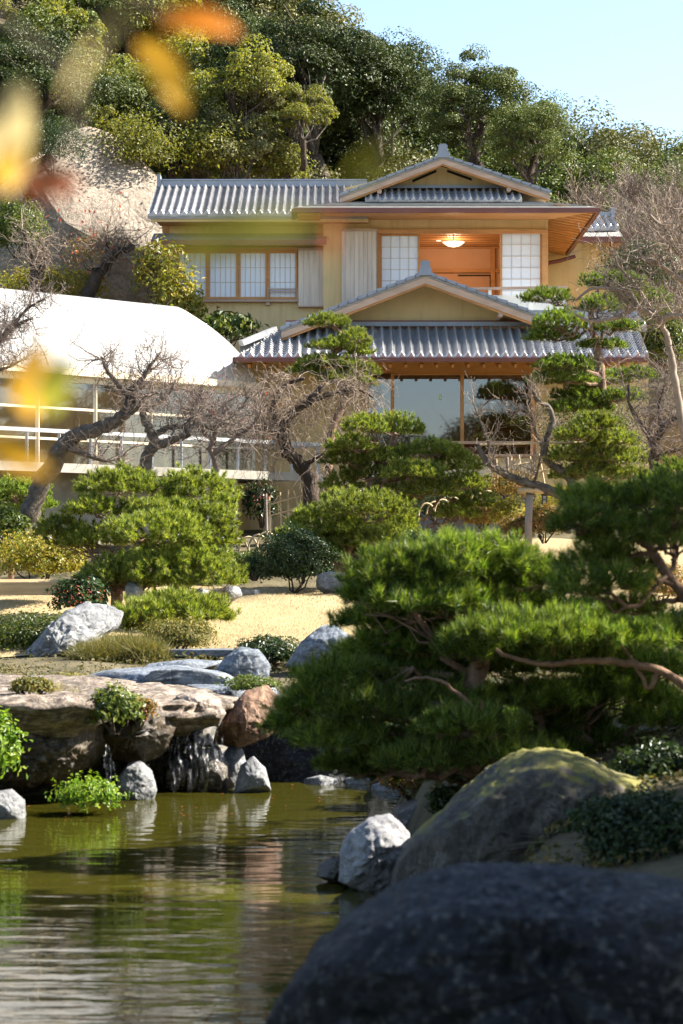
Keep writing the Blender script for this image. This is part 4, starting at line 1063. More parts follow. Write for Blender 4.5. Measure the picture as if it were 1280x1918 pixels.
rock('cliff_face', 'smooth tan mortared cliff face rising left of the house', [(-160, 800), (-150, 560), (-60, 400), (40, 300), (110, 245), (160, 226), (205, 238), (255, 282), (310, 340), (375, 420), (420, 560), (430, 800)], 54.5, 3.2, m_cliff, 1, .018, .42, 120, 56, 1.0, 1.6, 'cliff', facets=6)
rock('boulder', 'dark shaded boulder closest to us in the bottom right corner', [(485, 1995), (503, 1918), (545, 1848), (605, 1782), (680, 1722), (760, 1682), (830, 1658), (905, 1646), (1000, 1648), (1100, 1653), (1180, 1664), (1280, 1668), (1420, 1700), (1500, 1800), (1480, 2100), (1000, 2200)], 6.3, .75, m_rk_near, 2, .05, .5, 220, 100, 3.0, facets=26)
rock('boulder', 'large mossy boulder with a sunlit crest on the right shore', [(728, 1690), (745, 1622), (785, 1565), (830, 1528), (880, 1480), (930, 1440), (990, 1413), (1040, 1407), (1090, 1418), (1150, 1448), (1228, 1472), (1280, 1540), (1270, 1700), (1000, 1790), (760, 1760)], 13.8, .9, m_rk_moss, 3, .045, .42, 180, 80, 2.4, facets=20)
rock('pale_rock', 'white crystalline rock at the water edge beside the mossy boulder', [(636, 1650), (640, 1590), (655, 1562), (690, 1535), (730, 1526), (765, 1558), (778, 1612), (760, 1668), (690, 1672)], 14.6, .28, m_rk_white, 4, .075, .6, 90, 44, 1.8)
rock('dark_stone', 'low dark wet stone in the water left of the white rock', [(592, 1640), (598, 1618), (620, 1603), (650, 1605), (665, 1640), (630, 1655)], 14.9, .16, m_rk_wet, 5, .05)
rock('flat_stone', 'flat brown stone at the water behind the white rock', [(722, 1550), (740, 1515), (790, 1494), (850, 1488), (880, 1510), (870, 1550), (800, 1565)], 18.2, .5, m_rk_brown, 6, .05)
rock('slanting_rock', 'big pale slanting rock, dappled shade given as grey stone, on the left bank', [(-10, 1285), (0, 1262), (40, 1235), (80, 1190), (120, 1150), (160, 1128), (200, 1133), (243, 1146), (238, 1168), (195, 1190), (165, 1220), (150, 1275), (60, 1300)], 26.6, .55, m_rk_grey, 7, .07, .55, 140, 64, 2.2, facets=16)  # darker grey stone colour stands in for dappled shade on pale rock
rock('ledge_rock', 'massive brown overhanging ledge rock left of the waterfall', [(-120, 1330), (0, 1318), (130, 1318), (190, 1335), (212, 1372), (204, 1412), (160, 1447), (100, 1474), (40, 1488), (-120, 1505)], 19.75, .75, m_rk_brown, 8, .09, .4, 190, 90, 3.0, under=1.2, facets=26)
def ledge(name, label, plan, ztop, thick, mat, seed, tilt=(0, 0), inset=.55):
    """flat-topped overhanging slab from a plan outline: worn rim, rough broken sides, deep undercut"""
    plan = np.array(plan, float); c = plan.mean(0); g = np.random.default_rng(seed); nt = 150
    ang = np.arctan2(plan[:, 1] - c[1], plan[:, 0] - c[0]); rr = np.hypot(plan[:, 0] - c[0], plan[:, 1] - c[1]); o_ = np.argsort(ang); ang, rr = ang[o_], rr[o_]
    th = np.linspace(-math.pi, math.pi, nt, endpoint=False); rad = np.interp(th, np.concatenate([ang - 2 * math.pi, ang, ang + 2 * math.pi]), np.tile(rr, 3))
    lay = [(f, 0.0) for f in (0.02, .15, .3, .45, .6, .72, .83, .91, .96)] + [(.99, -.02), (1.005, -.06), (1.0, -.14), (.985, -.24), (.97, -.34), (.93, -.46), (.86, -.6), (.76, -.76), (.68, -.9), (inset, -1.05)]
    V = []
    for f, dz in lay:
        for k in range(nt):
            x = c[0] + rad[k] * f * math.cos(th[k]); y = c[1] + rad[k] * f * math.sin(th[k]); z = ztop + dz * thick + tilt[0] * (x - c[0]) + tilt[1] * (y - c[1])
            w = Vector((x * 1.6 + seed, y * 1.6, z * 2.4)); edge = min(1, max(0, (f - .5) * 2)) if dz == 0 else 1
            h = mnoise.fractal(w, .9, 2.1, 4) * .6 + (abs(mnoise.noise(w * 2.3)) - .3) * -.8 + mnoise.fractal(w * 4, .7, 2.1, 4) * .3
            if dz == 0: z += h * .055
            else:
                st = .05 * math.sin(z * 34 + mnoise.noise(w) * 5)
                x += math.cos(th[k]) * (h * .16 + st); y += math.sin(th[k]) * (h * .16 + st); z += h * .03
            V.append((x, y, z))
    F = [(a * nt + k, a * nt + (k + 1) % nt, (a + 1) * nt + (k + 1) % nt, (a + 1) * nt + k) for a in range(len(lay) - 1) for k in range(nt)]
    o3 = (c[0], c[1], ztop - thick); me = mk(name, np.array(V) - np.array(o3), [np.array(F)[:, ::-1]], True)
    return tag(put(name, me, mat, None, o3, 'thing'), label, 'rock')
def XY(px, Y): return (PX(px, Y), Y)
ledge('ledge_slab', 'broad flat sunlit ledge slab overhanging the pond at the left', [XY(-160, 19.0), XY(-40, 18.8), XY(80, 18.9), XY(170, 19.1), XY(215, 19.5), XY(225, 20.3), XY(190, 21.4), XY(60, 22.0), XY(-160, 22.0)], PZ(1300, 19.2), .42, m_rk_ledge, 3, (.0, .02))
ledge('ledge_slab', 'pinkish flat slab along the lip of the waterfall', [XY(150, 20.2), XY(210, 19.9), XY(285, 20.1), XY(345, 20.35), XY(400, 20.6), XY(425, 21.1), XY(400, 21.9), XY(300, 22.5), XY(180, 22.4), XY(120, 21.4)], PZ(1310, 20.4), .34, m_rk_ledge, 9, (-.05, .03))
rock('slab_rock', 'small pinkish block at the very lip of the falls', [(332, 1302), (372, 1293), (415, 1312), (424, 1335), (410, 1360), (345, 1352)], 20.9, .5, m_rk_pink, 61, .06, .4, freq=2)
rock('slab_rock', 'long grey-blue slab beside the stream, right of the pink lip', [(300, 1300), (345, 1284), (430, 1284), (520, 1290), (560, 1312), (500, 1330), (360, 1325)], 22.6, .6, m_rk_blue, 62, .05, .35, freq=2)
rock('slab_rock', 'low dark slab at the left behind the ledge', [(-40, 1290), (10, 1272), (90, 1266), (140, 1276), (120, 1296), (30, 1305)], 23.0, .6, m_rk_grey, 63, .05, .35, freq=2)
rock('slab_rock', 'grey-blue layered slab behind the pink lip', [(125, 1275), (200, 1256), (330, 1249), (420, 1262), (472, 1290), (440, 1312), (340, 1312), (220, 1298)], 23.6, 1.0, m_rk_blue, 10, .04, .35)
rock('slab_rock', 'dark layered flat stone just above the stream', [(255, 1262), (280, 1243), (350, 1236), (430, 1240), (440, 1262), (350, 1275)], 25.0, .6, m_rk_blue, 11, .04, .5)
rock('rounded_rock', 'rounded blue-grey rock standing over the stream', [(395, 1280), (402, 1258), (420, 1233), (450, 1211), (485, 1217), (507, 1245), (505, 1280), (450, 1290)], 24.6, .35, m_rk_blue, 12, .05)
rock('peaked_rock', 'blue-white peaked rock half hidden by the foreground pine', [(532, 1250), (565, 1203), (600, 1174), (630, 1168), (660, 1198), (700, 1250), (640, 1280)], 24.8, .45, m_rk_blue, 13, .05)
rock('reddish_rock', 'reddish tilted boulder right of the waterfall', [(396, 1398), (404, 1368), (430, 1330), (460, 1295), (500, 1284), (524, 1305), (530, 1350), (503, 1378), (445, 1402)], 21.1, .4, m_rk_red, 14, .06, .5, freq=2, facets=20)
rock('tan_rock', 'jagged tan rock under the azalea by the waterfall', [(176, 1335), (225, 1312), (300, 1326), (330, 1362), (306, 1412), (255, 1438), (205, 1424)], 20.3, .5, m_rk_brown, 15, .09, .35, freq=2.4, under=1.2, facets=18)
rock('backing_rock', 'dark wet rock face behind the falling water', [(240, 1330), (300, 1318), (380, 1322), (430, 1340), (440, 1480), (350, 1520), (240, 1510)], 21.7, .5, m_rk_wet, 16, .08, .5, freq=2)
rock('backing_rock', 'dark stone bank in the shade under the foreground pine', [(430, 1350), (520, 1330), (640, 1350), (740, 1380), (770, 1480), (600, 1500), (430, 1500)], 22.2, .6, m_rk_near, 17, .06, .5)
rock('shore_stone', 'grey pyramid stone standing in the water left of the falls', [(214, 1500), (222, 1455), (240, 1431), (262, 1424), (285, 1445), (294, 1482), (285, 1505)], 20.2, .2, m_rk_grey, 18, .05)
rock('shore_stone', 'brown glistening stone directly under the falls', [(358, 1488), (364, 1430), (380, 1401), (410, 1398), (426, 1430), (428, 1488)], 20.9, .2, m_rk_brown, 19, .05)
rock('shore_stone', 'upright grey stone right of the falls', [(408, 1485), (412, 1420), (430, 1397), (455, 1404), (464, 1440), (458, 1485)], 21.2, .2, m_rk_grey, 20, .05)
rock('shore_stone', 'slanted grey stone leaning at the pond edge, rightmost of the falls', [(438, 1486), (450, 1435), (475, 1416), (497, 1440), (508, 1480), (490, 1490)], 20.8, .2, m_rk_grey, 21, .05)
rock('shore_stone', 'dark wet stone half under the thin trickle', [(300, 1492), (310, 1440), (330, 1415), (352, 1425), (360, 1490)], 21.0, .2, m_rk_wet, 22, .05)
rock('shore_stone', 'pale stone at the left picture edge under the fern', [(-20, 1545), (-10, 1485), (20, 1478), (46, 1500), (48, 1535), (20, 1550)], 18.7, .2, m_rk_grey, 23, .05)
for i, (x0, x1, y0, y1, Y) in enumerate(((560, 640, 1452, 1490, 21.6), (640, 700, 1450, 1490, 21.7), (690, 760, 1462, 1500, 21.0))):
    rock('bank_stone', ['blue-grey low stone at the shaded waterline', 'second low stone at the shaded waterline, further right', 'stone where the shaded bank meets the right shore'][i], [(x0, y1), (x0 + 8, y0 + 8), ((x0 + x1) / 2, y0), (x1 - 8, y0 + 8), (x1, y1), ((x0 + x1) / 2, y1 + 10)], Y, .2, m_rk_grey, 30 + i, .05)
for i, (x0, x1, y0, y1, Y, m_) in enumerate(((232, 272, 1088, 1122, 29.2, m_rk_pale), (312, 358, 1090, 1120, 29.5, m_rk_pink), (360, 400, 1100, 1120, 29.3, m_rk_pale), (415, 455, 1095, 1115, 30.2, m_rk_grey), (590, 655, 1070, 1105, 33.5, m_rk_grey), (640, 690, 1078, 1102, 33.0, m_rk_grey), (60, 100, 990, 1012, 33, m_rk_grey), (1262, 1300, 1140, 1210, 17, m_rk_white))):
    rock('garden_stone', ['pale stone under the left cloud pine', 'pinkish stone under the left cloud pine', 'small pale stone at the lawn edge', 'flat grey stone at the tip of the low pine', 'dark slab stone beneath the middle pine', 'rough stone right beneath the middle pine', 'grey block at the foot of the leaning trunk', 'bright white stone at the right picture edge'][i],
         [(x0, y1), (x0 + 5, y0 + 7), ((x0 + x1) / 2 - 4, y0), (x1 - 6, y0 + 5), (x1, y1), ((x0 + x1) / 2, y1 + 12)], Y, .22, m_, 50 + i, .06, nt=40, nf=20)
# stepping slab by the lawn
mb = MB(); c = P(440, 1086, 33.2); mb.prism([(-.35, -.2, 0), (.32, -.24, 0), (.40, .05, 0), (.28, .25, 0), (-.30, .22, 0), (-.42, .02, 0)], (0, 0, .07))
tag(mb.build('stepping_stone', m_rk_grey, None, (c.x, c.y, gz(c.x, c.y) + .03)), 'flat grey stepping slab at the back of the lawn', 'stepping stone')
mb = MB(); c = P(385, 1228, 26.2); mb.prism([(-.5, -.2, 0), (.45, -.22, 0), (.55, .1, 0), (.2, .28, 0), (-.45, .2, 0)], (0, 0, .08))
tag(mb.build('stepping_stone', m_rk_blue, None, (c.x, c.y, gz(c.x, c.y) + .03)), 'grey slab at the lawn corner above the stream', 'stepping stone')

# falling water
def fall_mat():
    t = NT('falling_water'); v = t.coords((9, 9, 1.2)); h = t.noise(v, 6, 5, .6)
    g_ = t.n('BsdfGlossy'); g_.inputs['Roughness'].default_value = .12; bp = t.n('Bump'); bp.inputs['Strength'].default_value = .9; bp.inputs['Distance'].default_value = .03
    t.l(h, bp.inputs['Height']); t.l(bp.outputs[0], g_.inputs['Normal'])
    a_ = t.n('BsdfTransparent'); mx = t.n('MixShader'); mx.inputs[0].default_value = .11
    t.l(a_.outputs[0], mx.inputs[1]); t.l(g_.outputs[0], mx.inputs[2]); return t.done(mx)
m_fall = fall_mat(); gW = np.random.default_rng(77)
wf = thing('waterfall', 'thin sheets of water sliding over the dark rock into the pond', 'waterfall', (PX(340, 20.9), 20.9, 0))
wo_ = Vector((PX(340, 20.9), 20.9, 0))
for i, (xa, xb, y0, y1, Yb) in enumerate(((318, 352, 1345, 1478, 20.55), (350, 388, 1340, 1482, 20.45), (384, 422, 1345, 1476, 20.5), (196, 216, 1400, 1500, 19.25), (262, 280, 1395, 1490, 20.1))):
    nx, nz = 14, 22; V = []
    for a in range(nz):
        f = a / (nz - 1)
        for c in range(nx):
            u = c / (nx - 1); x = xa + (xb - xa) * (u + .10 * math.sin(f * 9 + i)) ; y = y0 + (y1 - y0) * f
            V.append(P(x, y + 6 * math.sin(u * 7 + i), Yb + .30 * (1 - f) ** 2 + .03 * math.sin(u * 16 + f * 5 + i) + .02 * gW.normal() - .06 * math.sin(f * 8 + u * 3)))
    keep = [(a * nx + c, a * nx + c + 1, (a + 1) * nx + c + 1, (a + 1) * nx + c) for a in range(nz - 1) for c in range(nx - 1) if mnoise.noise(Vector((c * .55 + i * 9, a * .13, i))) > -.05]
    mb = MB(wo_); mb.add(V, [np.array(keep)]); mb.build('water_sheet', m_fall, wf, smooth=True)
# ---------------------------------------------------------------- pines
gp_ = lambda px, py, Y: Vector((PX(px, Y), Y, gz(PX(px, Y), Y)))
pine('cloud_pine', 'bright layered cloud pine left of the lawn beside the pale rock', gp_(215, 1110, 30), [(225, 1075, 0), (260, 1030, .1), (250, 985, .2), (280, 940, .3), (300, 915, .4)],
     [(230, 905, 80, 34, .5), (365, 912, 75, 42, .6), (418, 948, 30, 30, .3), (175, 948, 52, 28, .2), (310, 952, 85, 27, .2), (392, 968, 52, 32, .0), (300, 992, 98, 44, -.5), (190, 1005, 60, 30, .4), (402, 1003, 45, 36, -.1),
      (112, 988, 48, 30, .6), (140, 1010, 45, 26, .5), (250, 1068, 95, 38, -.6), (382, 1076, 75, 40, -.6), (330, 1042, 95, 34, -.4), (205, 1080, 50, 34, -.2), (300, 1085, 55, 24, -.7)], 30, .09, .05, 16, .0065, m_needle, k=1)
pine('low_pine', 'low spreading pine tuft between the pale rock and the lawn', gp_(320, 1165, 28.2), [(330, 1150, 0), (360, 1140, 0)],
     [(330, 1140, 95, 38), (270, 1150, 62, 30), (390, 1146, 45, 28), (310, 1165, 70, 22)], 28, .11, .05, 16, .0065, m_needle, depth=.5, trunk_r=.05, k=2)
pine('topiary_pine', 'tall small-padded pine in front of the left roof end', gp_(622, 900, 41), [(618, 830, 0), (640, 760, 0), (650, 715, 0), (625, 672, 0), (645, 640, 0), (620, 605, 0)],
     [(612, 601, 40, 17), (662, 632, 36, 18), (620, 645, 42, 13), (676, 656, 26, 16), (610, 676, 52, 16), (667, 690, 38, 20), (574, 692, 34, 13), (682, 714, 24, 13), (640, 708, 45, 14)], 41, .085, .05, 14, .007, m_needle, depth=.6, trunk_r=.10, k=3)
pine('garden_pine', 'dome of layered pine pads below the middle picture window', gp_(720, 985, 38), [(715, 930, 0), (735, 880, 0), (730, 840, .1), (742, 812, 0)],
     [(745, 798, 50, 30), (682, 795, 42, 24), (660, 830, 46, 22), (650, 857, 42, 26), (720, 852, 52, 24), (810, 840, 52, 24), (850, 866, 52, 30), (772, 882, 58, 26), (690, 882, 56, 24), (640, 902, 36, 24), (730, 926, 52, 26), (800, 916, 52, 24), (870, 902, 46, 24), (892, 938, 44, 26), (855, 958, 42, 20)],
     38, .085, .05, 13, .0068, m_needle, depth=1.4, k=4)
pine('garden_pine', 'broad pine above the dark clipped bush, behind the lawn', gp_(625, 1098, 35), [(640, 1060, 0), (660, 1020, 0), (680, 970, 0)],
     [(690, 946, 78, 32), (590, 970, 52, 27), (742, 975, 42, 30), (650, 986, 58, 24), (620, 1006, 52, 22), (722, 1005, 60, 26), (700, 1036, 56, 24), (600, 1030, 46, 24), (560, 1000, 40, 22), (650, 1050, 50, 20), (760, 1010, 40, 26), (660, 1012, 60, 24), (740, 1050, 50, 22), (640, 935, 45, 22)], 35, .09, .05, 14, .0066, m_needle, depth=1.0, k=5)
pine('tall_pine', 'tall dark pine with a straight trunk before the right roof end', gp_(1140, 930, 38.5), [(1130, 850, 0), (1128, 760, 0), (1125, 690, 0), (1118, 640, 0), (1108, 590, 0), (1120, 545, 0)],
     [(1022, 553, 46, 17), (1150, 524, 62, 18), (1050, 600, 50, 26), (1035, 626, 46, 22), (1122, 570, 42, 22), (1200, 555, 55, 25), (1160, 610, 45, 14), (1130, 643, 42, 11), (1060, 680, 56, 20), (1050, 706, 60, 18), (1112, 706, 60, 20), (1090, 736, 52, 22), (1170, 740, 40, 18), (1060, 762, 42, 16), (1190, 700, 45, 16), (1100, 760, 50, 16)],
     38.5, .085, .05, 13, .0068, m_needle_d, depth=1.6, trunk_r=.12, k=6)
pine('garden_pine', 'bright dome-shaped pine under the tall pine on the right', gp_(1125, 960, 36.2), [(1120, 900, 0), (1125, 850, 0), (1115, 810, 0)],
     [(1115, 790, 47, 24), (1078, 812, 42, 22), (1150, 822, 50, 22), (1070, 850, 46, 26), (1130, 852, 56, 24), (1190, 856, 36, 24), (1110, 882, 62, 22), (1182, 885, 40, 17), (1058, 886, 32, 18)], 36.2, .085, .05, 14, .0066, m_needle, depth=1.0, k=7)
pine('garden_pine', 'small blue-green pine at the right edge behind the foreground branch', gp_(1265, 960, 33), [(1265, 910, 0), (1262, 880, 0)],
     [(1265, 882, 42, 28), (1240, 905, 40, 22), (1290, 905, 40, 24), (1200, 915, 45, 20), (1160, 930, 45, 20)], 33, .09, .055, 13, .007, m_needle_d, depth=.6, trunk_r=.05, k=8)
pine('garden_pine', 'low shaded pine under the greenhouse deck at the far left', gp_(20, 985, 35), [(25, 950, 0), (30, 920, 0)],
     [(40, 915, 52, 26), (-5, 925, 50, 28), (70, 940, 36, 20), (20, 955, 60, 20)], 35, .085, .055, 13, .007, m_needle_d, depth=.6, trunk_r=.05, k=9)
# foreground pine over the pond
pine('foreground_pine', 'wide dark foreground pine with a sunlit crown leaning over the pond', gp_(1010, 1460, 16.4), [(930, 1420, 0), (890, 1330, -.1), (900, 1230, 0), (930, 1150, .1), (900, 1080, .2)],
     [(755, 1066, 115, 52, .1), (875, 1044, 135, 56, .1), (985, 1070, 88, 46, .2), (700, 1104, 66, 38, 0), (815, 1118, 120, 40, -.1), (945, 1122, 110, 40, .3),
      (1000, 1176, 150, 40, -.5), (1130, 1182, 135, 42, -.6), (905, 1206, 100, 36, -.3), (1245, 1182, 85, 44, -.3), (1080, 1222, 90, 24, -.4),
      (740, 1200, 90, 34, .3), (650, 1262, 95, 36, 0), (590, 1312, 78, 38, -.1), (700, 1318, 110, 40, -.3), (640, 1374, 90, 32, -.2), (765, 1392, 95, 32, 0), (850, 1300, 95, 34, 0), (775, 1262, 90, 32, .3), (555, 1350, 60, 28, .2),
      (1010, 1300, 115, 28, .4), (1150, 1285, 105, 32, .5), (1245, 1335, 80, 42, .3), (995, 1385, 105, 28, .5), (1120, 1395, 105, 34, .5), (880, 1400, 75, 30, .3), (655, 1426, 66, 22, .2), (1245, 1425, 70, 38, .5), (1060, 1340, 90, 26, .6),
      (720, 1440, 66, 22, .4), (820, 1440, 66, 22, .6), (885, 1352, 95, 36, -.7), (955, 1408, 90, 30, -.7), (800, 1415, 90, 28, -.6), (730, 1150, 95, 40, .5), (840, 1165, 115, 42, .6), (960, 1235, 120, 38, .6), (840, 1235, 110, 40, .5), (1070, 1150, 110, 38, .5), (1190, 1240, 110, 36, .6), (700, 1225, 80, 34, .5)],
     16, .105, .044, 17, .0038, m_needle_d, depth=.6, trunk_r=.11, k=10, limb=True)
pine('foreground_pine', 'dark out-of-focus pine branch reaching in from the right edge', gp_(1420, 1440, 14), [(1400, 1300, 0), (1330, 1180, 0), (1250, 1075, 0), (1215, 1025, 0), (1180, 990, 0)],
     [(1130, 932, 85, 38), (1235, 922, 72, 44), (1085, 972, 60, 34), (1180, 992, 100, 44), (1265, 1000, 52, 46), (1130, 1045, 90, 38), (1085, 1092, 58, 36), (1165, 1085, 58, 34), (1290, 945, 60, 50), (1190, 1130, 60, 28)],
     13.8, .10, .046, 15, .0032, m_needle_d, depth=.7, trunk_r=.06, k=11)
mbx = MB(gp_(1010, 1460, 16.4))
for pth, r0 in (([(1310, 1300), (1235, 1255), (1170, 1240), (1100, 1237), (1040, 1245), (985, 1238), (930, 1218)], .035), ([(1235, 1255), (1215, 1290), (1190, 1240), (1150, 1195)], .022), ([(890, 1330), (850, 1290), (800, 1270), (760, 1275)], .018)):
    mbx = MB(gp_(1010, 1460, 16.4)); sp_ = smooth_path([P(x, y, 15.3) for x, y in pth], 4); mbx.tube(sp_ + rng.normal(size=sp_.shape) * .006, np.linspace(r0, r0 * .4, len(sp_)), 8)
    mbx.build('limb', m_pbark, bpy.data.objects['foreground_pine'], smooth=True)

# ---------------------------------------------------------------- leafless trees
bare_tree('leaning_plum', 'leafless tree with a thick dark leaning trunk in front of the greenhouse', gp_(45, 1000, 33), [
    ([(42, 1005, 0), (62, 945, 0), (90, 885, 0), (118, 835, 0), (150, 812, 0), (190, 800, 0), (225, 782, 0), (245, 752, 0), (238, 728, 0)], .165, .075),
    ([(242, 745, 0), (222, 720, .1), (202, 695, .1), (190, 668, .2)], .05, .02), ([(240, 735, 0), (262, 715, -.1), (280, 690, -.1), (300, 660, 0)], .05, .018), ([(225, 782, 0), (252, 770, -.2), (275, 742, -.3), (300, 735, -.3)], .04, .016), ([(120, 838, 0), (160, 852, -.2), (200, 862, -.2), (240, 850, 0)], .05, .02)],
    33, 1, [6, 18, 18, 16, 14], .62, .011, 2, m_lbark, m_twig, start=.85)
bare_tree('plum_tree', 'twisted leafless plum with forked grey trunk before the greenhouse glass', gp_(272, 905, 37), [
    ([(272, 900, 0), (276, 855, 0), (290, 832, 0), (280, 805, 0), (268, 775, 0), (262, 742, 0)], .12, .05), ([(285, 838, 0), (320, 824, 0), (348, 815, -.1), (372, 795, 0), (395, 800, 0), (430, 790, .1)], .08, .03), ([(290, 815, 0), (318, 800, .2), (345, 798, .2), (362, 780, .2)], .06, .02),
    ([(345, 815, 0), (365, 765, .3), (380, 730, .3)], .045, .016), ([(270, 770, 0), (310, 745, .2), (330, 715, .3)], .04, .015), ([(395, 800, 0), (440, 775, .2), (470, 740, .3)], .04, .015)],
    37, 2, [8, 20, 16, 20, 20, 20], .62, .010, 2, m_lbark, m_twig, start=.5)
bare_tree('plum_tree', 'dense thicket of leafless plum branches by the right end of the greenhouse', gp_(400, 905, 38.5), [
    ([(400, 920, 0), (405, 870, 0), (395, 840, 0), (410, 800, 0), (400, 760, 0)], .07, .03), ([(400, 850, 0), (440, 820, .1), (470, 800, .1), (490, 770, 0)], .05, .02), ([(405, 830, 0), (370, 800, 0), (350, 760, 0)], .04, .016)], 38.5, 3, [14, 20, 18], .75, .010, 2, m_twig, m_twig, start=.4)
bare_tree('weeping_plum', 'weeping leafless tree with drooping twig umbrella left of the windows', gp_(582, 975, 40), [
    ([(584, 965, 0), (582, 905, 0), (566, 872, 0), (540, 848, 0), (530, 812, 0), (545, 778, 0), (580, 752, 0), (604, 722, 0)], .17, .05), ([(545, 852, 0), (522, 800, .2), (512, 760, .2), (535, 722, .2), (570, 708, .1)], .09, .03), ([(532, 815, 0), (500, 800, -.2), (482, 770, -.2), (480, 745, 0)], .07, .025), ([(580, 752, 0), (630, 735, .2), (670, 730, .2), (700, 745, .1)], .06, .02), ([(566, 872, 0), (610, 850, -.2), (640, 830, -.2)], .05, .02)],
    40, 4, [22, 40, 34, 40, 10], .9, .010, 2, m_bark, m_ptwig, up=.0, droop=.32, start=.55, spread=.6)
bare_tree('propped_plum', 'low leafless tree whose long limb rests on the wooden prop', gp_(1095, 970, 36), [
    ([(1100, 965, 0), (1075, 935, 0), (1040, 922, 0), (1000, 908, 0), (962, 896, 0), (932, 880, 0), (908, 858, 0), (896, 835, 0)], .11, .04), ([(1078, 938, 0), (1072, 905, .1), (1050, 880, .1), (1022, 862, .1), (1022, 830, .1), (1036, 790, .1), (1026, 762, .1), (1006, 748, 0), (1000, 722, 0)], .085, .03), ([(1022, 850, .1), (1000, 800, .1), (995, 770, .1)], .03, .012), ([(930, 880, 0), (915, 830, 0), (900, 790, 0), (885, 750, 0)], .03, .012), ([(1000, 908, 0), (1010, 870, -.1), (1018, 820, -.1)], .025, .01)],
    36, 5, [14, 14, 8, 10, 6], .5, .009, 2, m_lbark, m_ptwig, up=.5, start=.4)
bare_tree('pale_barked_tree', 'pale smooth-barked leafless tree with sinuous limbs at the right edge', gp_(1290, 960, 34), [
    ([(1300, 960, 0), (1290, 860, 0), (1275, 770, 0), (1262, 700, 0), (1252, 642, 0), (1236, 604, 0), (1196, 576, 0), (1160, 592, 0), (1120, 602, 0), (1086, 596, 0)], .075, .022), ([(1196, 576, 0), (1178, 548, .1), (1148, 542, .1), (1112, 540, .1), (1078, 562, .1)], .05, .018), ([(1236, 604, 0), (1262, 590, -.1), (1300, 596, -.1)], .06, .05), ([(1310, 540, 0), (1268, 520, 0), (1230, 492, 0), (1205, 484, 0), (1195, 460, 0)], .05, .018), ([(1310, 500, 0), (1270, 470, 0), (1245, 430, 0), (1215, 400, 0)], .05, .018), ([(1230, 600, .0), (1195, 540, .2), (1160, 500, .2), (1150, 470, .2)], .04, .012), ([(1268, 520, 0), (1255, 470, .1), (1262, 420, .1)], .03, .012)],
    34, 6, [18, 10, 8, 16, 18, 12, 14], .75, .011, 2, m_ptwig, m_ptwig, start=.55)
bare_tree('plum_tree', 'dark knotty leafless plum at the right beside the bright pine', gp_(1235, 930, 35), [
    ([(1235, 935, 0), (1226, 880, 0), (1228, 830, 0), (1250, 795, 0), (1285, 775, 0)], .10, .04), ([(1228, 840, 0), (1205, 800, .1), (1180, 760, .1), (1178, 720, .1)], .05, .018), ([(1226, 860, 0), (1260, 845, -.2), (1300, 830, -.2)], .05, .02), ([(1240, 805, 0), (1235, 760, .2), (1250, 710, .2)], .04, .015)],
    35, 7, [14, 16, 12, 18], .75, .010, 2, m_bark, m_twig, start=.4)
bare_tree('bare_shrub_tree', 'fine-twigged leafless tree at the left edge above the greenhouse roof', gp_(-40, 820, 31), [
    ([(-40, 820, 0), (-30, 720, 0), (-10, 650, 0), (20, 615, 0), (60, 595, 0)], .08, .02), ([(-20, 660, 0), (10, 630, .1), (50, 580, .1), (85, 560, .1)], .04, .012), ([(-30, 700, 0), (10, 690, -.1), (40, 675, 0)], .03, .012)],
    31, 8, [26, 26, 16], .55, .009, 2, m_lbark, m_twig, start=.5)
bare_tree('slope_tree', 'dark leaning trunk with pinkish twigs below the cliff', P(140, 620, 49), [([(150, 600, 0), (172, 540, 0), (190, 505, 0), (215, 475, 0), (255, 462, 0)], .20, .06), ([(190, 505, 0), (200, 470, .2), (195, 430, .2)], .07, .02)], 49, 9, [26, 16], 1.0, .014, 2, m_bark, m_ptwig, start=.5)
bare_tree('slope_tree', 'forked dark trunk left of the cliff with pink tinted leaves', P(75, 620, 49), [([(80, 610, 0), (68, 530, 0), (60, 480, 0), (45, 430, 0)], .14, .05), ([(70, 530, 0), (82, 480, .1), (72, 440, .1)], .08, .03)], 49, 10, [22, 16], .9, .013, 2, m_bark, m_ptwig, start=.4)
for i, (px, py, Y, h) in enumerate(((1140, 560, 56, 190), (1190, 560, 55, 230), (1240, 580, 54, 260), (1285, 600, 53, 300), (1215, 640, 51, 220), (1270, 690, 49, 240), (1110, 420, 60, 110), (1190, 400, 62, 120), (1260, 420, 61, 130))):
    b_ = P(px, py, Y); hh = h / FPX * Y
    t = thing('bare_bush', ['brown leafless brush just right of the rear roof', 'tall reddish-brown brush behind the pale limbs', 'dense leafless brush near the right edge', 'leafless brush touching the right picture edge', 'leafless scrub under the pale limbs', 'leafless scrub low at the right edge', 'fine brown brush above the rear roof', 'mauve-brown brush on the slope, mid right', 'mauve-brown brush on the slope at the right edge'][i], 'bare bush', b_, 'leafless brush right of the house')
    g = np.random.default_rng(300 + i)
    for s_ in range(6):
        mb = MB()
        for q in range(3): twiggy(mb, (g.normal() * .35, g.normal() * .4, 0), (g.normal() * .35, g.normal() * .3, 1), hh * g.uniform(.35, .58), .018, 2, g, .3, .5, (5, 8), wob=.05, minr=.005)
        mb.build('stems', m_ptwig if (s_ + i) % 3 == 0 else m_twig, t, kind='stuff')

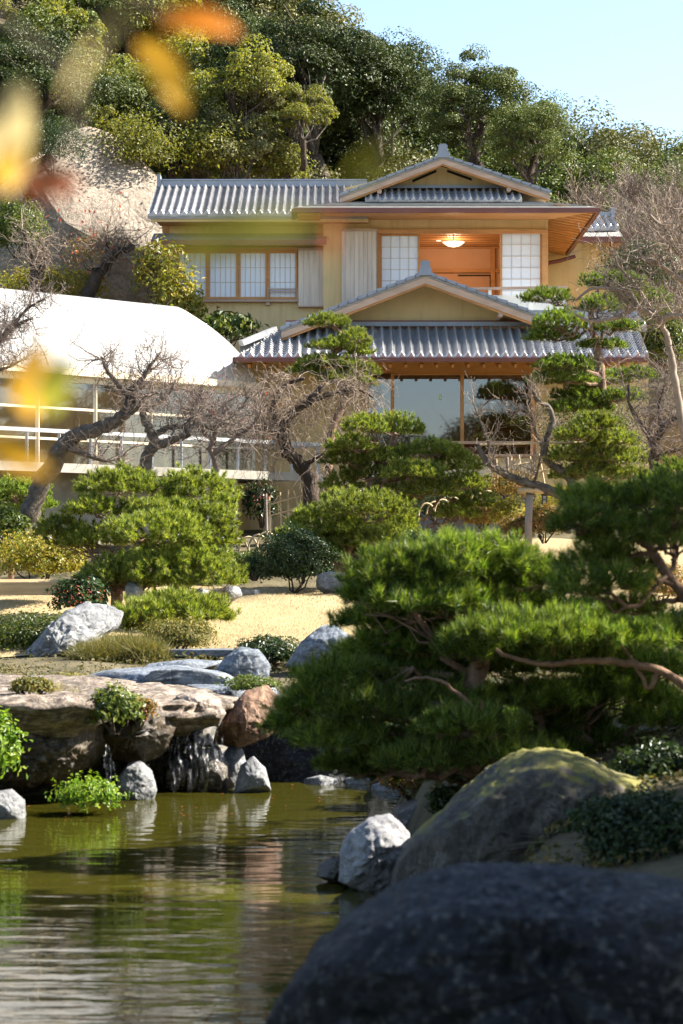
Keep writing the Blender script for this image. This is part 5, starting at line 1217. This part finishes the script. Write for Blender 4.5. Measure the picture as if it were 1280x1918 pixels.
# ---------------------------------------------------------------- shrubs
def B(name, label, px, py, Y, w, h, mat, leaf=.05, n=2200, **k):
    B.i += 1; return bush(name, label, px, py, Y, w, h, mat, leaf, int(n * 2.0), B.i, **k)
B.i = 100
B('clipped_bush', 'dark green clipped bush in front of the broad pine', 552, 1104, 34.0, 160, 118, m_bushd, .055, 6500, lobes=7, rag=.03, shell=.7)
B('clipped_bush', 'small dark round bush by the bamboo hoops', 478, 1082, 35.5, 56, 46, m_bushd, .045, 1500)
B('round_bush', 'bright round clipped bush left of the wooden prop', 950, 990, 38, 72, 60, m_bushy, .045, 1900)
B('round_bush', 'bronze-green round bush at the foot of the prop', 968, 1010, 37, 70, 48, m_azalea, .045, 1700)
B('flowering_bush', 'loose leafy bush right of the prop with pale tips', 1020, 1012, 36.8, 90, 70, m_azalea, .06, 1700)
B('azalea', 'reddish azalea under the bamboo lattice', 950, 940, 40, 120, 60, m_azalea, .05, 1900)
B('azalea', 'yellow-green low azalea behind the small lantern', 1060, 985, 39.5, 150, 75, m_bushy, .05, 2400)
B('golden_bush', 'golden-leaved nandina thicket at the left edge', 70, 1095, 31.5, 200, 105, m_bushy, .06, 4200, lobes=9)
B('dark_bush', 'glossy dark camellia at the left edge behind the golden thicket', 12, 1020, 32.5, 90, 70, m_bush, .07, 1500)
B('berry_bush', 'dark bush with red berries beside the log beam', 150, 1150, 28.8, 110, 70, m_bushd, .07, 1900)
B('low_hedge', 'low sparse hedge on the left bank above the pond', 60, 1265, 27.0, 330, 120, m_bush, .05, 6500, lobes=12, dep=.5)
B('low_shrub', 'dark leafed low shrub between the two blue rocks', 510, 1250, 25.6, 150, 60, m_bushd, .05, 2200, lobes=8)
B('ground_shrub', 'mossy bank shrub under the low pine', 330, 1225, 26.6, 160, 65, m_moss, .04, 3000, lobes=8)
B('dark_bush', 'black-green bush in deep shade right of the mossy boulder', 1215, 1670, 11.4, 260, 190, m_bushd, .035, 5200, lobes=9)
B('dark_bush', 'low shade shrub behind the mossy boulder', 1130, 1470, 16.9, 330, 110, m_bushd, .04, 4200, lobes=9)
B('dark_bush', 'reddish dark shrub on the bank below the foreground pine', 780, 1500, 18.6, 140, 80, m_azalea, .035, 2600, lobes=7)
B('bright_bush', 'sunlit light green shrub glimpsed through the foreground pine', 970, 1420, 18.5, 170, 95, m_fern, .05, 2200, lobes=7)
B('garden_bush', 'bush catching sun at the right behind the foreground pine', 1230, 1470, 18, 160, 120, m_bush, .05, 2200, lobes=7)
B('leafy_tree', 'bright green broadleaf shrub against the left wing wall', 330, 640, 46.8, 110, 150, m_bushy, .12, 900)
B('leafy_tree', 'yellow-leaved sapling at the left corner of the house', 300, 570, 47.2, 120, 130, m_bushy, .13, 420)
B('leafy_tree', 'dark palmate shrub peeking over the greenhouse roof', 425, 650, 46.4, 130, 68, m_bush, .16, 420)
B('slope_bush', 'golden scrub on the slope behind the greenhouse', 90, 600, 50, 220, 110, m_bushy, .08, 3000, lobes=9)
B('slope_bush', 'dark bush at the left edge under the cliff', 30, 480, 50.5, 130, 110, m_bush, .08, 2600)
B('slope_bush', 'pink-tinged bush in front of the cliff foot', 190, 520, 50, 150, 90, m_azalea, .07, 900)
B('slope_bush', 'green thicket right of the lower roof end', 1240, 700, 48, 130, 130, m_bush, .08, 3000, lobes=8)
B('slope_bush', 'dark thicket behind the pale limbs at the right', 1200, 560, 50, 180, 110, m_bushd, .08, 3000, lobes=8)
B('garden_bush', 'leafy plant with small red flowers under the deck', 490, 985, 42.5, 70, 85, m_bushd, .08, 900)
B('garden_bush', 'yellow-green plants at the foot of the bright right pine', 1150, 960, 37.2, 120, 60, m_bushy, .07, 1500)
B('garden_bush', 'shrub on the lawn edge at the far right', 1230, 1130, 30, 140, 80, m_azalea, .05, 2200)
B('fern', 'bright green fern hanging over the left picture edge', -5, 1465, 18.3, 90, 130, m_fern, .07, 900, stems=False, rag=.3, shell=.2)
B('fern', 'bright fern at the waterline below the ledge', 165, 1520, 18.9, 120, 62, m_fern, .045, 1300, stems=False, rag=.4, shell=.15)
B('low_plant', 'dry fern tuft on the top edge of the ledge, left', 60, 1302, 19.4, 90, 34, m_moss, .05, 420)
B('low_plant', 'small leafy plant hanging beside the wet rock', 262, 1352, 19.9, 70, 44, m_azalea, .045, 420)
B('low_plant', 'mossy clump between the lip slab and the blue slabs', 130, 1286, 22.2, 120, 26, m_moss, .04, 700)
B('low_plant', 'mossy clump at the right end of the blue slabs', 470, 1300, 22.0, 110, 36, m_bush, .04, 800)
B('azalea', 'small azalea with reddish tips growing on the ledge', 215, 1365, 19.2, 110, 80, m_bush, .06, 620)
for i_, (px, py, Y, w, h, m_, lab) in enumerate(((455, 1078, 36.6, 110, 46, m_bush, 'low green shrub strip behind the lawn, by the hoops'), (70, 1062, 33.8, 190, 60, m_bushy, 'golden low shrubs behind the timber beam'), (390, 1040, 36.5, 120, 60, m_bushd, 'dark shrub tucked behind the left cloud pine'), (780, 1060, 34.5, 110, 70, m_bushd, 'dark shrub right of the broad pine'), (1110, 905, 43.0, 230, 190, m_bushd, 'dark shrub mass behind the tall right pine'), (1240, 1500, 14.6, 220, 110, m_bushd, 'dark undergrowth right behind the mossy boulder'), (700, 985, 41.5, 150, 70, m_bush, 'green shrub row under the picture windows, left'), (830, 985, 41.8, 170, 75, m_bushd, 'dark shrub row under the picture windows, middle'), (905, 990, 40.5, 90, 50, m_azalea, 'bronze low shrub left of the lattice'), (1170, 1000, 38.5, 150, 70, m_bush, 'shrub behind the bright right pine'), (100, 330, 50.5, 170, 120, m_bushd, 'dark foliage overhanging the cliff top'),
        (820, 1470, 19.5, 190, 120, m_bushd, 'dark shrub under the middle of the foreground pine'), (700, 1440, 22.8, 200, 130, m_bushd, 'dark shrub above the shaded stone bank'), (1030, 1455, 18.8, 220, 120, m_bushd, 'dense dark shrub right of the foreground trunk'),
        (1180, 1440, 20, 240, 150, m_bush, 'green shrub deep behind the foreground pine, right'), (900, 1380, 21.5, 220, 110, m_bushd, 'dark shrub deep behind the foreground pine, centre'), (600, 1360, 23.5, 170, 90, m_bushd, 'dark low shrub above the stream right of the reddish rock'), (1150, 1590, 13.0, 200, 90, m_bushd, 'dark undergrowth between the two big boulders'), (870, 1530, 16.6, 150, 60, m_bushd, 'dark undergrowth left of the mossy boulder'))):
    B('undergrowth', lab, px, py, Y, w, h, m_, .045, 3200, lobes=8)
# grass tufts and blades
def tuft(name, label, spots, L, wd, mat, n, seed, spread=.5, cat='grass'):
    g = np.random.default_rng(seed); C = []; D = []
    for (px, py, Y, rx) in spots:
        c = np.array(P(px, py, Y)); q = g.normal(size=(n, 2)) * rx * .5
        C.append(np.stack([c[0] + q[:, 0], c[1] + q[:, 1], np.full(n, c[2] - .02)], -1)); D.append(np.stack([g.normal(size=n) * spread, g.normal(size=n) * spread, np.ones(n)], -1))
    b_ = P(*spots[0][:3]); me = blade_mesh(np.vstack(C) - np.array(b_), np.vstack(D), L, wd, g, name, bend=.6)
    return tag(put(name, me, mat, None, b_), label, cat)
tuft('grass_tuft', 'dry mounded grass tuft below the slanting rock', [(200, 1235, 26.0, .28), (235, 1225, 26.2, .3), (265, 1235, 25.9, .25), (180, 1245, 25.8, .2)], .28, .008, m_moss, 2200, 1)
tuft('grass_tuft', 'thin dry stems sprouting on the ledge rock', [(110, 1290, 19.6, .08), (140, 1298, 19.5, .1)], .11, .004, m_moss, 40, 2)
# lawn blades (too fine to count)
g = np.random.default_rng(44); n = 60000
X = g.uniform(-5, 6, n); Yv = 26.3 + (35.4 - 26.3) * g.uniform(0, 1, n) ** 1.3
Z = ground(X, Yv) + lumps(X, Yv) + .015
D = np.stack([g.normal(size=n) * .5, g.normal(size=n) * .5, np.ones(n)], -1)
m_straw = M_leaf('straw_grass', [(0.33, 0.255, 0.135), (0.41, 0.32, 0.18), (0.46, 0.37, 0.22)], .25, .8, (1.1, 1.1, .9), objvar=0)
put('grass', blade_mesh(np.stack([X, Yv, Z], -1), D,   .035, .008, g, 'grass'), m_straw, kind='stuff')
# mossy ground cover on the banks (too fine to count)
n = 90000; X = g.uniform(-6, 6, n); Yv = g.uniform(11, 27.2, n); ok = pond_sd(X, Yv) > .12; X, Yv = X[ok], Yv[ok]
dn = np.sin(X * 2.1 + np.sin(Yv * 1.7)) + np.sin(Yv * 2.3 + X) + g.normal(size=len(X)) * .8; ok = dn > -.4; X, Yv = X[ok], Yv[ok]; n = len(X)
Z = ground(X, Yv) + lumps(X, Yv) + .02 + g.uniform(0, .05, n)
m_cover = M_leaf('bank_cover', [(0.03, 0.045, 0.012), (0.07, 0.075, 0.02), (0.12, 0.095, 0.035), (0.16, 0.12, 0.05)], .25, .7, objvar=0)
put('ground_cover', leaf_mesh(np.stack([X, Yv, Z], -1), g.normal(size=(n, 3)) * .6 + np.array([0, 0, 1]), .05, .03, g, name='ground_cover'), m_cover, kind='stuff')
# red berries, red leaves on the plums
def specks(name, label, px, py, Y, rx, ry, n, size, mat, seed, cat):
    g = np.random.default_rng(seed); c = np.array(P(px, py, Y)); q = g.normal(size=(n, 3)) * np.array([rx / FPX * Y, .4 if ry else 1.5, ry / FPX * Y]) * .5
    return tag(put(name, leaf_mesh(q, g.normal(size=(n, 3)) if ry else g.normal(size=(n, 3)) * .05 + np.array([0, 0, 1]), size, size * .5, g, .15), mat, None, c, 'stuff'), label, cat)
specks('withered_leaves', 'red withered leaves clinging to the plum twigs', 390, 735, 37, 150, 70, 60, .045, m_red, 1, 'leaves')
specks('withered_leaves', 'red leaves in the twigs below the cliff', 220, 440, 49, 110, 70, 120, .09, m_red, 2, 'leaves')
specks('red_berries', 'red berries in the dark bush by the beam', 150, 1118, 28.5, 50, 24, 120, .03, m_red, 3, 'berries')
specks('red_flowers', 'small red flowers under the deck', 488, 930, 42.3, 30, 20, 40, .06, m_red, 4, 'flowers')
specks('floating_leaves', 'fallen leaves floating on the pond', 420, 1500, 19.5, 420, 0, 26, .03, m_red, 5, 'leaves').location.z = .014

# ---------------------------------------------------------------- fences, post, lantern, beam
def hoops(label, pts, Y, r_, h, group):
    b0 = P(*pts[0], Y); t = thing('hoop_fence', label, 'fence', b0, group)
    for i, (px, py) in enumerate(pts):
        c = P(px, py, Y + .06 * (i % 2)); c.z = P(px, py, Y).z
        pth = [Vector((c.x + r_ * math.cos(a), c.y + .05 * math.cos(a), c.z + h * math.sin(a) ** .8)) for a in np.linspace(0, math.pi, 13)]
        MB(b0).tube(pth, .017, 6).build('bamboo_hoop', m_bamboo, t, smooth=True)
    return t
hoops('row of bent bamboo hoops edging the path by the deck pier', [(432, 1050), (448, 1046), (466, 1042), (484, 1038), (500, 1033)], 37, .17, .34, 'hoop fences')
hoops('row of bamboo hoops behind the domed pine', [(800, 975), (815, 972), (830, 968), (850, 964), (872, 960), (895, 956), (915, 952)], 39.5, .16, .32, 'hoop fences')
def lattice(label, ups, rails, Y, post):
    b0 = P(*ups[0][1], Y); t = thing('bamboo_lattice', label, 'fence', b0, 'bamboo lattice fences')
    for a, c in ups: MB(b0).tube([P(*a, Y), P(*c, Y)], .017, 6).build('bamboo_upright', m_bamboo, t)
    for a, c in rails: MB(b0).tube([P(*a, Y - .03), P(*c, Y - .03)], .016, 6).build('bamboo_rail', m_bamboo, t)
    for a, c in post: MB(b0).tube([P(*a, Y + .05), P(*c, Y + .05)], .03, 8).build('fence_post', m_post, t)
lattice('bamboo lattice under the deck corner beside the weeping tree', [((505, 930), (505, 1005)), ((525, 922), (527, 985)), ((540, 917), (541, 975)), ((550, 918), (560, 952))], [((506, 945), (578, 925)), ((506, 966), (575, 948))], 41, [((498, 925), (500, 1005))])
lattice('leaning bamboo lattice below the veranda on the right', [((972, 852), (978, 890)), ((993, 855), (1003, 905)), ((1010, 850), (1020, 905)), ((930, 860), (932, 895)), ((958, 855), (960, 935))], [((962, 872), (1035, 858)), ((975, 890), (1040, 877))], 40, [((950, 856), (953, 915))])
b0 = gp_(990, 1035, 36); t = thing('wooden_prop', 'grey timber prop with a short log crosspiece under the long limb', 'post', b0)
MB(b0).tube([Vector((b0.x, b0.y, b0.z - .1)), P(990, 980, 36), P(993, 915, 36)], .062, 10).build('prop_post', m_post, t, smooth=True)
MB(b0).tube([P(970, 919, 35.98), P(1018, 919, 35.98)], .056, 10).build('crosspiece', m_log, t, smooth=True)
MB(b0).tube([P(985, 908, 35.93), P(1000, 912, 35.93), P(1001, 926, 35.93), P(986, 924, 35.93)], .012, 6).build('rope_binding', m_bark, t)
mbp = MB(P(1000, 828, 36)); mbp.tube([P(900, 833, 36.1), P(1000, 830, 36.1), P(1180, 828, 36.1)], .018, 6)
tag(mbp.build('bamboo_pole', m_bamboo, None, P(1000, 828, 36)), 'long horizontal bamboo pole tied across the leafless limbs', 'pole')
b0 = P(1020, 985, 37.5); t = thing('garden_lantern', 'small black garden lantern with white panes behind the prop', 'lantern', b0)
MB(b0).prect(1016, 945, 1025, 985, 37.45, .1).build('lantern_post', m_blackm, t)
MB(b0).prect(1015, 925, 1026, 928.5, 37.43, .13).build('lantern_cap', m_blackm, t)
MB(b0).prect(1016, 928.6, 1017.4, 945, 37.45, .1).prect(1023.6, 928.6, 1025, 945, 37.45, .1).prect(1017.4, 935.5, 1023.6, 936.6, 37.45, .1).build('lantern_frame', m_blackm, t)
for y0, y1 in ((929, 935.4), (936.7, 943)): MB(b0).prect(1017.5, y0, 1023.5, y1, 37.47, .01).build('lantern_pane', m_paper, t)
rock('stone_marker', 'squat mossy stone marker beside the dark pine branch', [(1054, 1000), (1054, 950), (1060, 945), (1068, 945), (1073, 951), (1073, 1000)], 33.5, .1, m_rk_moss, 70, .02, .3, 40, 20, cat='stone marker')
b0 = P(60, 1112, 29.5); mbq = MB(b0)
mbq.prism([(b0.x - 1.1, b0.y - .11, b0.z - .02), (b0.x - 1.1, b0.y + .11, b0.z - .02), (b0.x - 1.1, b0.y + .11, b0.z + .16), (b0.x - 1.1, b0.y + .06, b0.z + .20), (b0.x - 1.1, b0.y - .07, b0.z + .20), (b0.x - 1.1, b0.y - .11, b0.z + .16)], (1.62, 0, 0))
tag(mbq.build('timber_beam', m_log, None, b0), 'squared timber beam lying on the lawn at the left edge', 'beam')

# unseen shade trees right of the frame; grove behind camera added to block sky
pine('tall_pine', 'unseen high-crowned pine added beyond the right edge to shade the dark branch', gp_(2493, 1500, 13.6), [(2480, 900, 0), (2500, 400, 0), (2480, 0, 0), (2490, -250, 0)],
     [(2493, -60, 420, 110, 0), (2350, -190, 350, 110, .7), (2620, -240, 380, 120, -.7), (2480, -370, 330, 110, 0), (2400, -30, 330, 100, -.9)], 13.6, .11, .06, 14, .007, m_needle_d, trunk_r=.14, k=12)  # unseen pine added, crown raised to shade the branch but not the boulder
for i, (x, y, sc) in enumerate(((5.2, 6.2, 1.1), (5.6, 8.8, 1.1), (6.0, 11.2, .95), (6.9, 17.2, .82), (-2.6, -5.2, 1.2), (2.4, -5.6, 1.3), (-6.6, -3.5, 1.2))):
    hill_tree(i % 4, 0, (x, y, gz(x, y)), sc, i * 2.1, ('dark evergreen right of the boulders, %s along the bank' % ORD[i]) if i < 4 else ('unseen dark evergreen added behind the viewpoint to block sky light, %s of the grove' % ORD[i - 4]), 'garden_evergreen', 'evergreens right of the view')

# ---------------------------------------------------------------- blurred autumn twig close to the lens
def leafmat(name, c):
    t = NT(name); v = t.coords(); f = t.noise(v, 60, 3)
    col = t.ramp(f, [(0.3, tuple(x * .75 for x in c)), (0.7, tuple(min(1, x * 1.15) for x in c))])
    b = t.bsdf(col, .5, .3); tr = t.n('BsdfTranslucent'); t.l(col, tr.inputs[0])
    mx = t.n('MixShader'); mx.inputs[0].default_value = .55; t.l(b.outputs[0], mx.inputs[1]); t.l(tr.outputs[0], mx.inputs[2]); return t.done(mx)
ml_or, ml_ye, ml_pa, ml_br, ml_ol = leafmat('leaf_orange', (.80, .26, .015)), leafmat('leaf_yellow', (.78, .42, .02)), leafmat('leaf_pale', (.78, .62, .28)), leafmat('leaf_russet', (.42, .13, .05)), leafmat('leaf_olive', (.34, .33, .04))
def leaf_shape(L, Wd, curl=.12):
    mb = MB(); V = []; n = 9
    for i in range(n):
        t_ = i / (n - 1); w = Wd * .5 * math.sin(math.pi * t_ ** .8) ** .8 + .0002; x = (t_ - .5) * L; z = -curl * L * (t_ - .5) ** 2 * 4
        V += [(x, -w, z + w * .3), (x, 0, z), (x, w, z + w * .3)]
    F = []
    for i in range(n - 1): F += [(i*3, i*3+1, i*3+4, i*3+3), (i*3+1, i*3+2, i*3+5, i*3+4)]
    mb.add(V, [np.array(F)]); return mb.mesh('leaf', True)
br0 = P(-200, -150, 1.35)
br = thing('autumn_branch', 'out-of-focus branch with orange and yellow autumn leaves close to the lens', 'branch', br0)
for px, py, Y, Lp, Wp, ang, m_ in ((372, 40, 1.5, 165, 70, -8, ml_or), (310, 138, 1.5, 170, 72, -57, ml_ye), (22, 250, 1.35, 210, 100, 84, ml_pa), (95, 345, 1.35, 120, 75, 5, ml_br), (62, 705, 1.4, 165, 72, 80, ml_ye), (108, 715, 1.35, 130, 70, 70, ml_ol), (30, 850, 1.35, 150, 58, -25, ml_ye), (180, 85, 1.0, 230, 22, 52, ml_pa), (455, 432, .85, 290, 60, 15, ml_ol), (622, 425, 1.25, 110, 11, 82, ml_br), (700, 303, .9, 100, 26, 35, ml_ol), (25, 305, 1.2, 110, 70, 60, ml_ye)):
    me = leaf_shape(Lp / FPX * Y, Wp / FPX * Y); o = put('leaf', me, m_, br, P(px, py, Y) - br0)
    o.rotation_mode = 'XYZ'; o.rotation_euler = (R(62 + gH.uniform(-12, 12)), R(-ang), 0)
MB(br0).tube(smooth_path([br0, P(40, 60, 1.4), P(150, 180, 1.36), P(90, 340, 1.35), P(30, 300, 1.35)], 4), .0011, 5).build('twig', m_twig, br)
MB(br0).tube(smooth_path([P(-100, 500, 1.38), P(20, 640, 1.38), P(60, 700, 1.38), P(30, 850, 1.36)], 4), .001, 5).build('twig', m_twig, br)
MB(br0).tube(smooth_path([br0, P(150, -60, 1.45), P(300, 20, 1.5), P(350, 60, 1.5)], 4), .0011, 5).build('twig', m_twig, br)
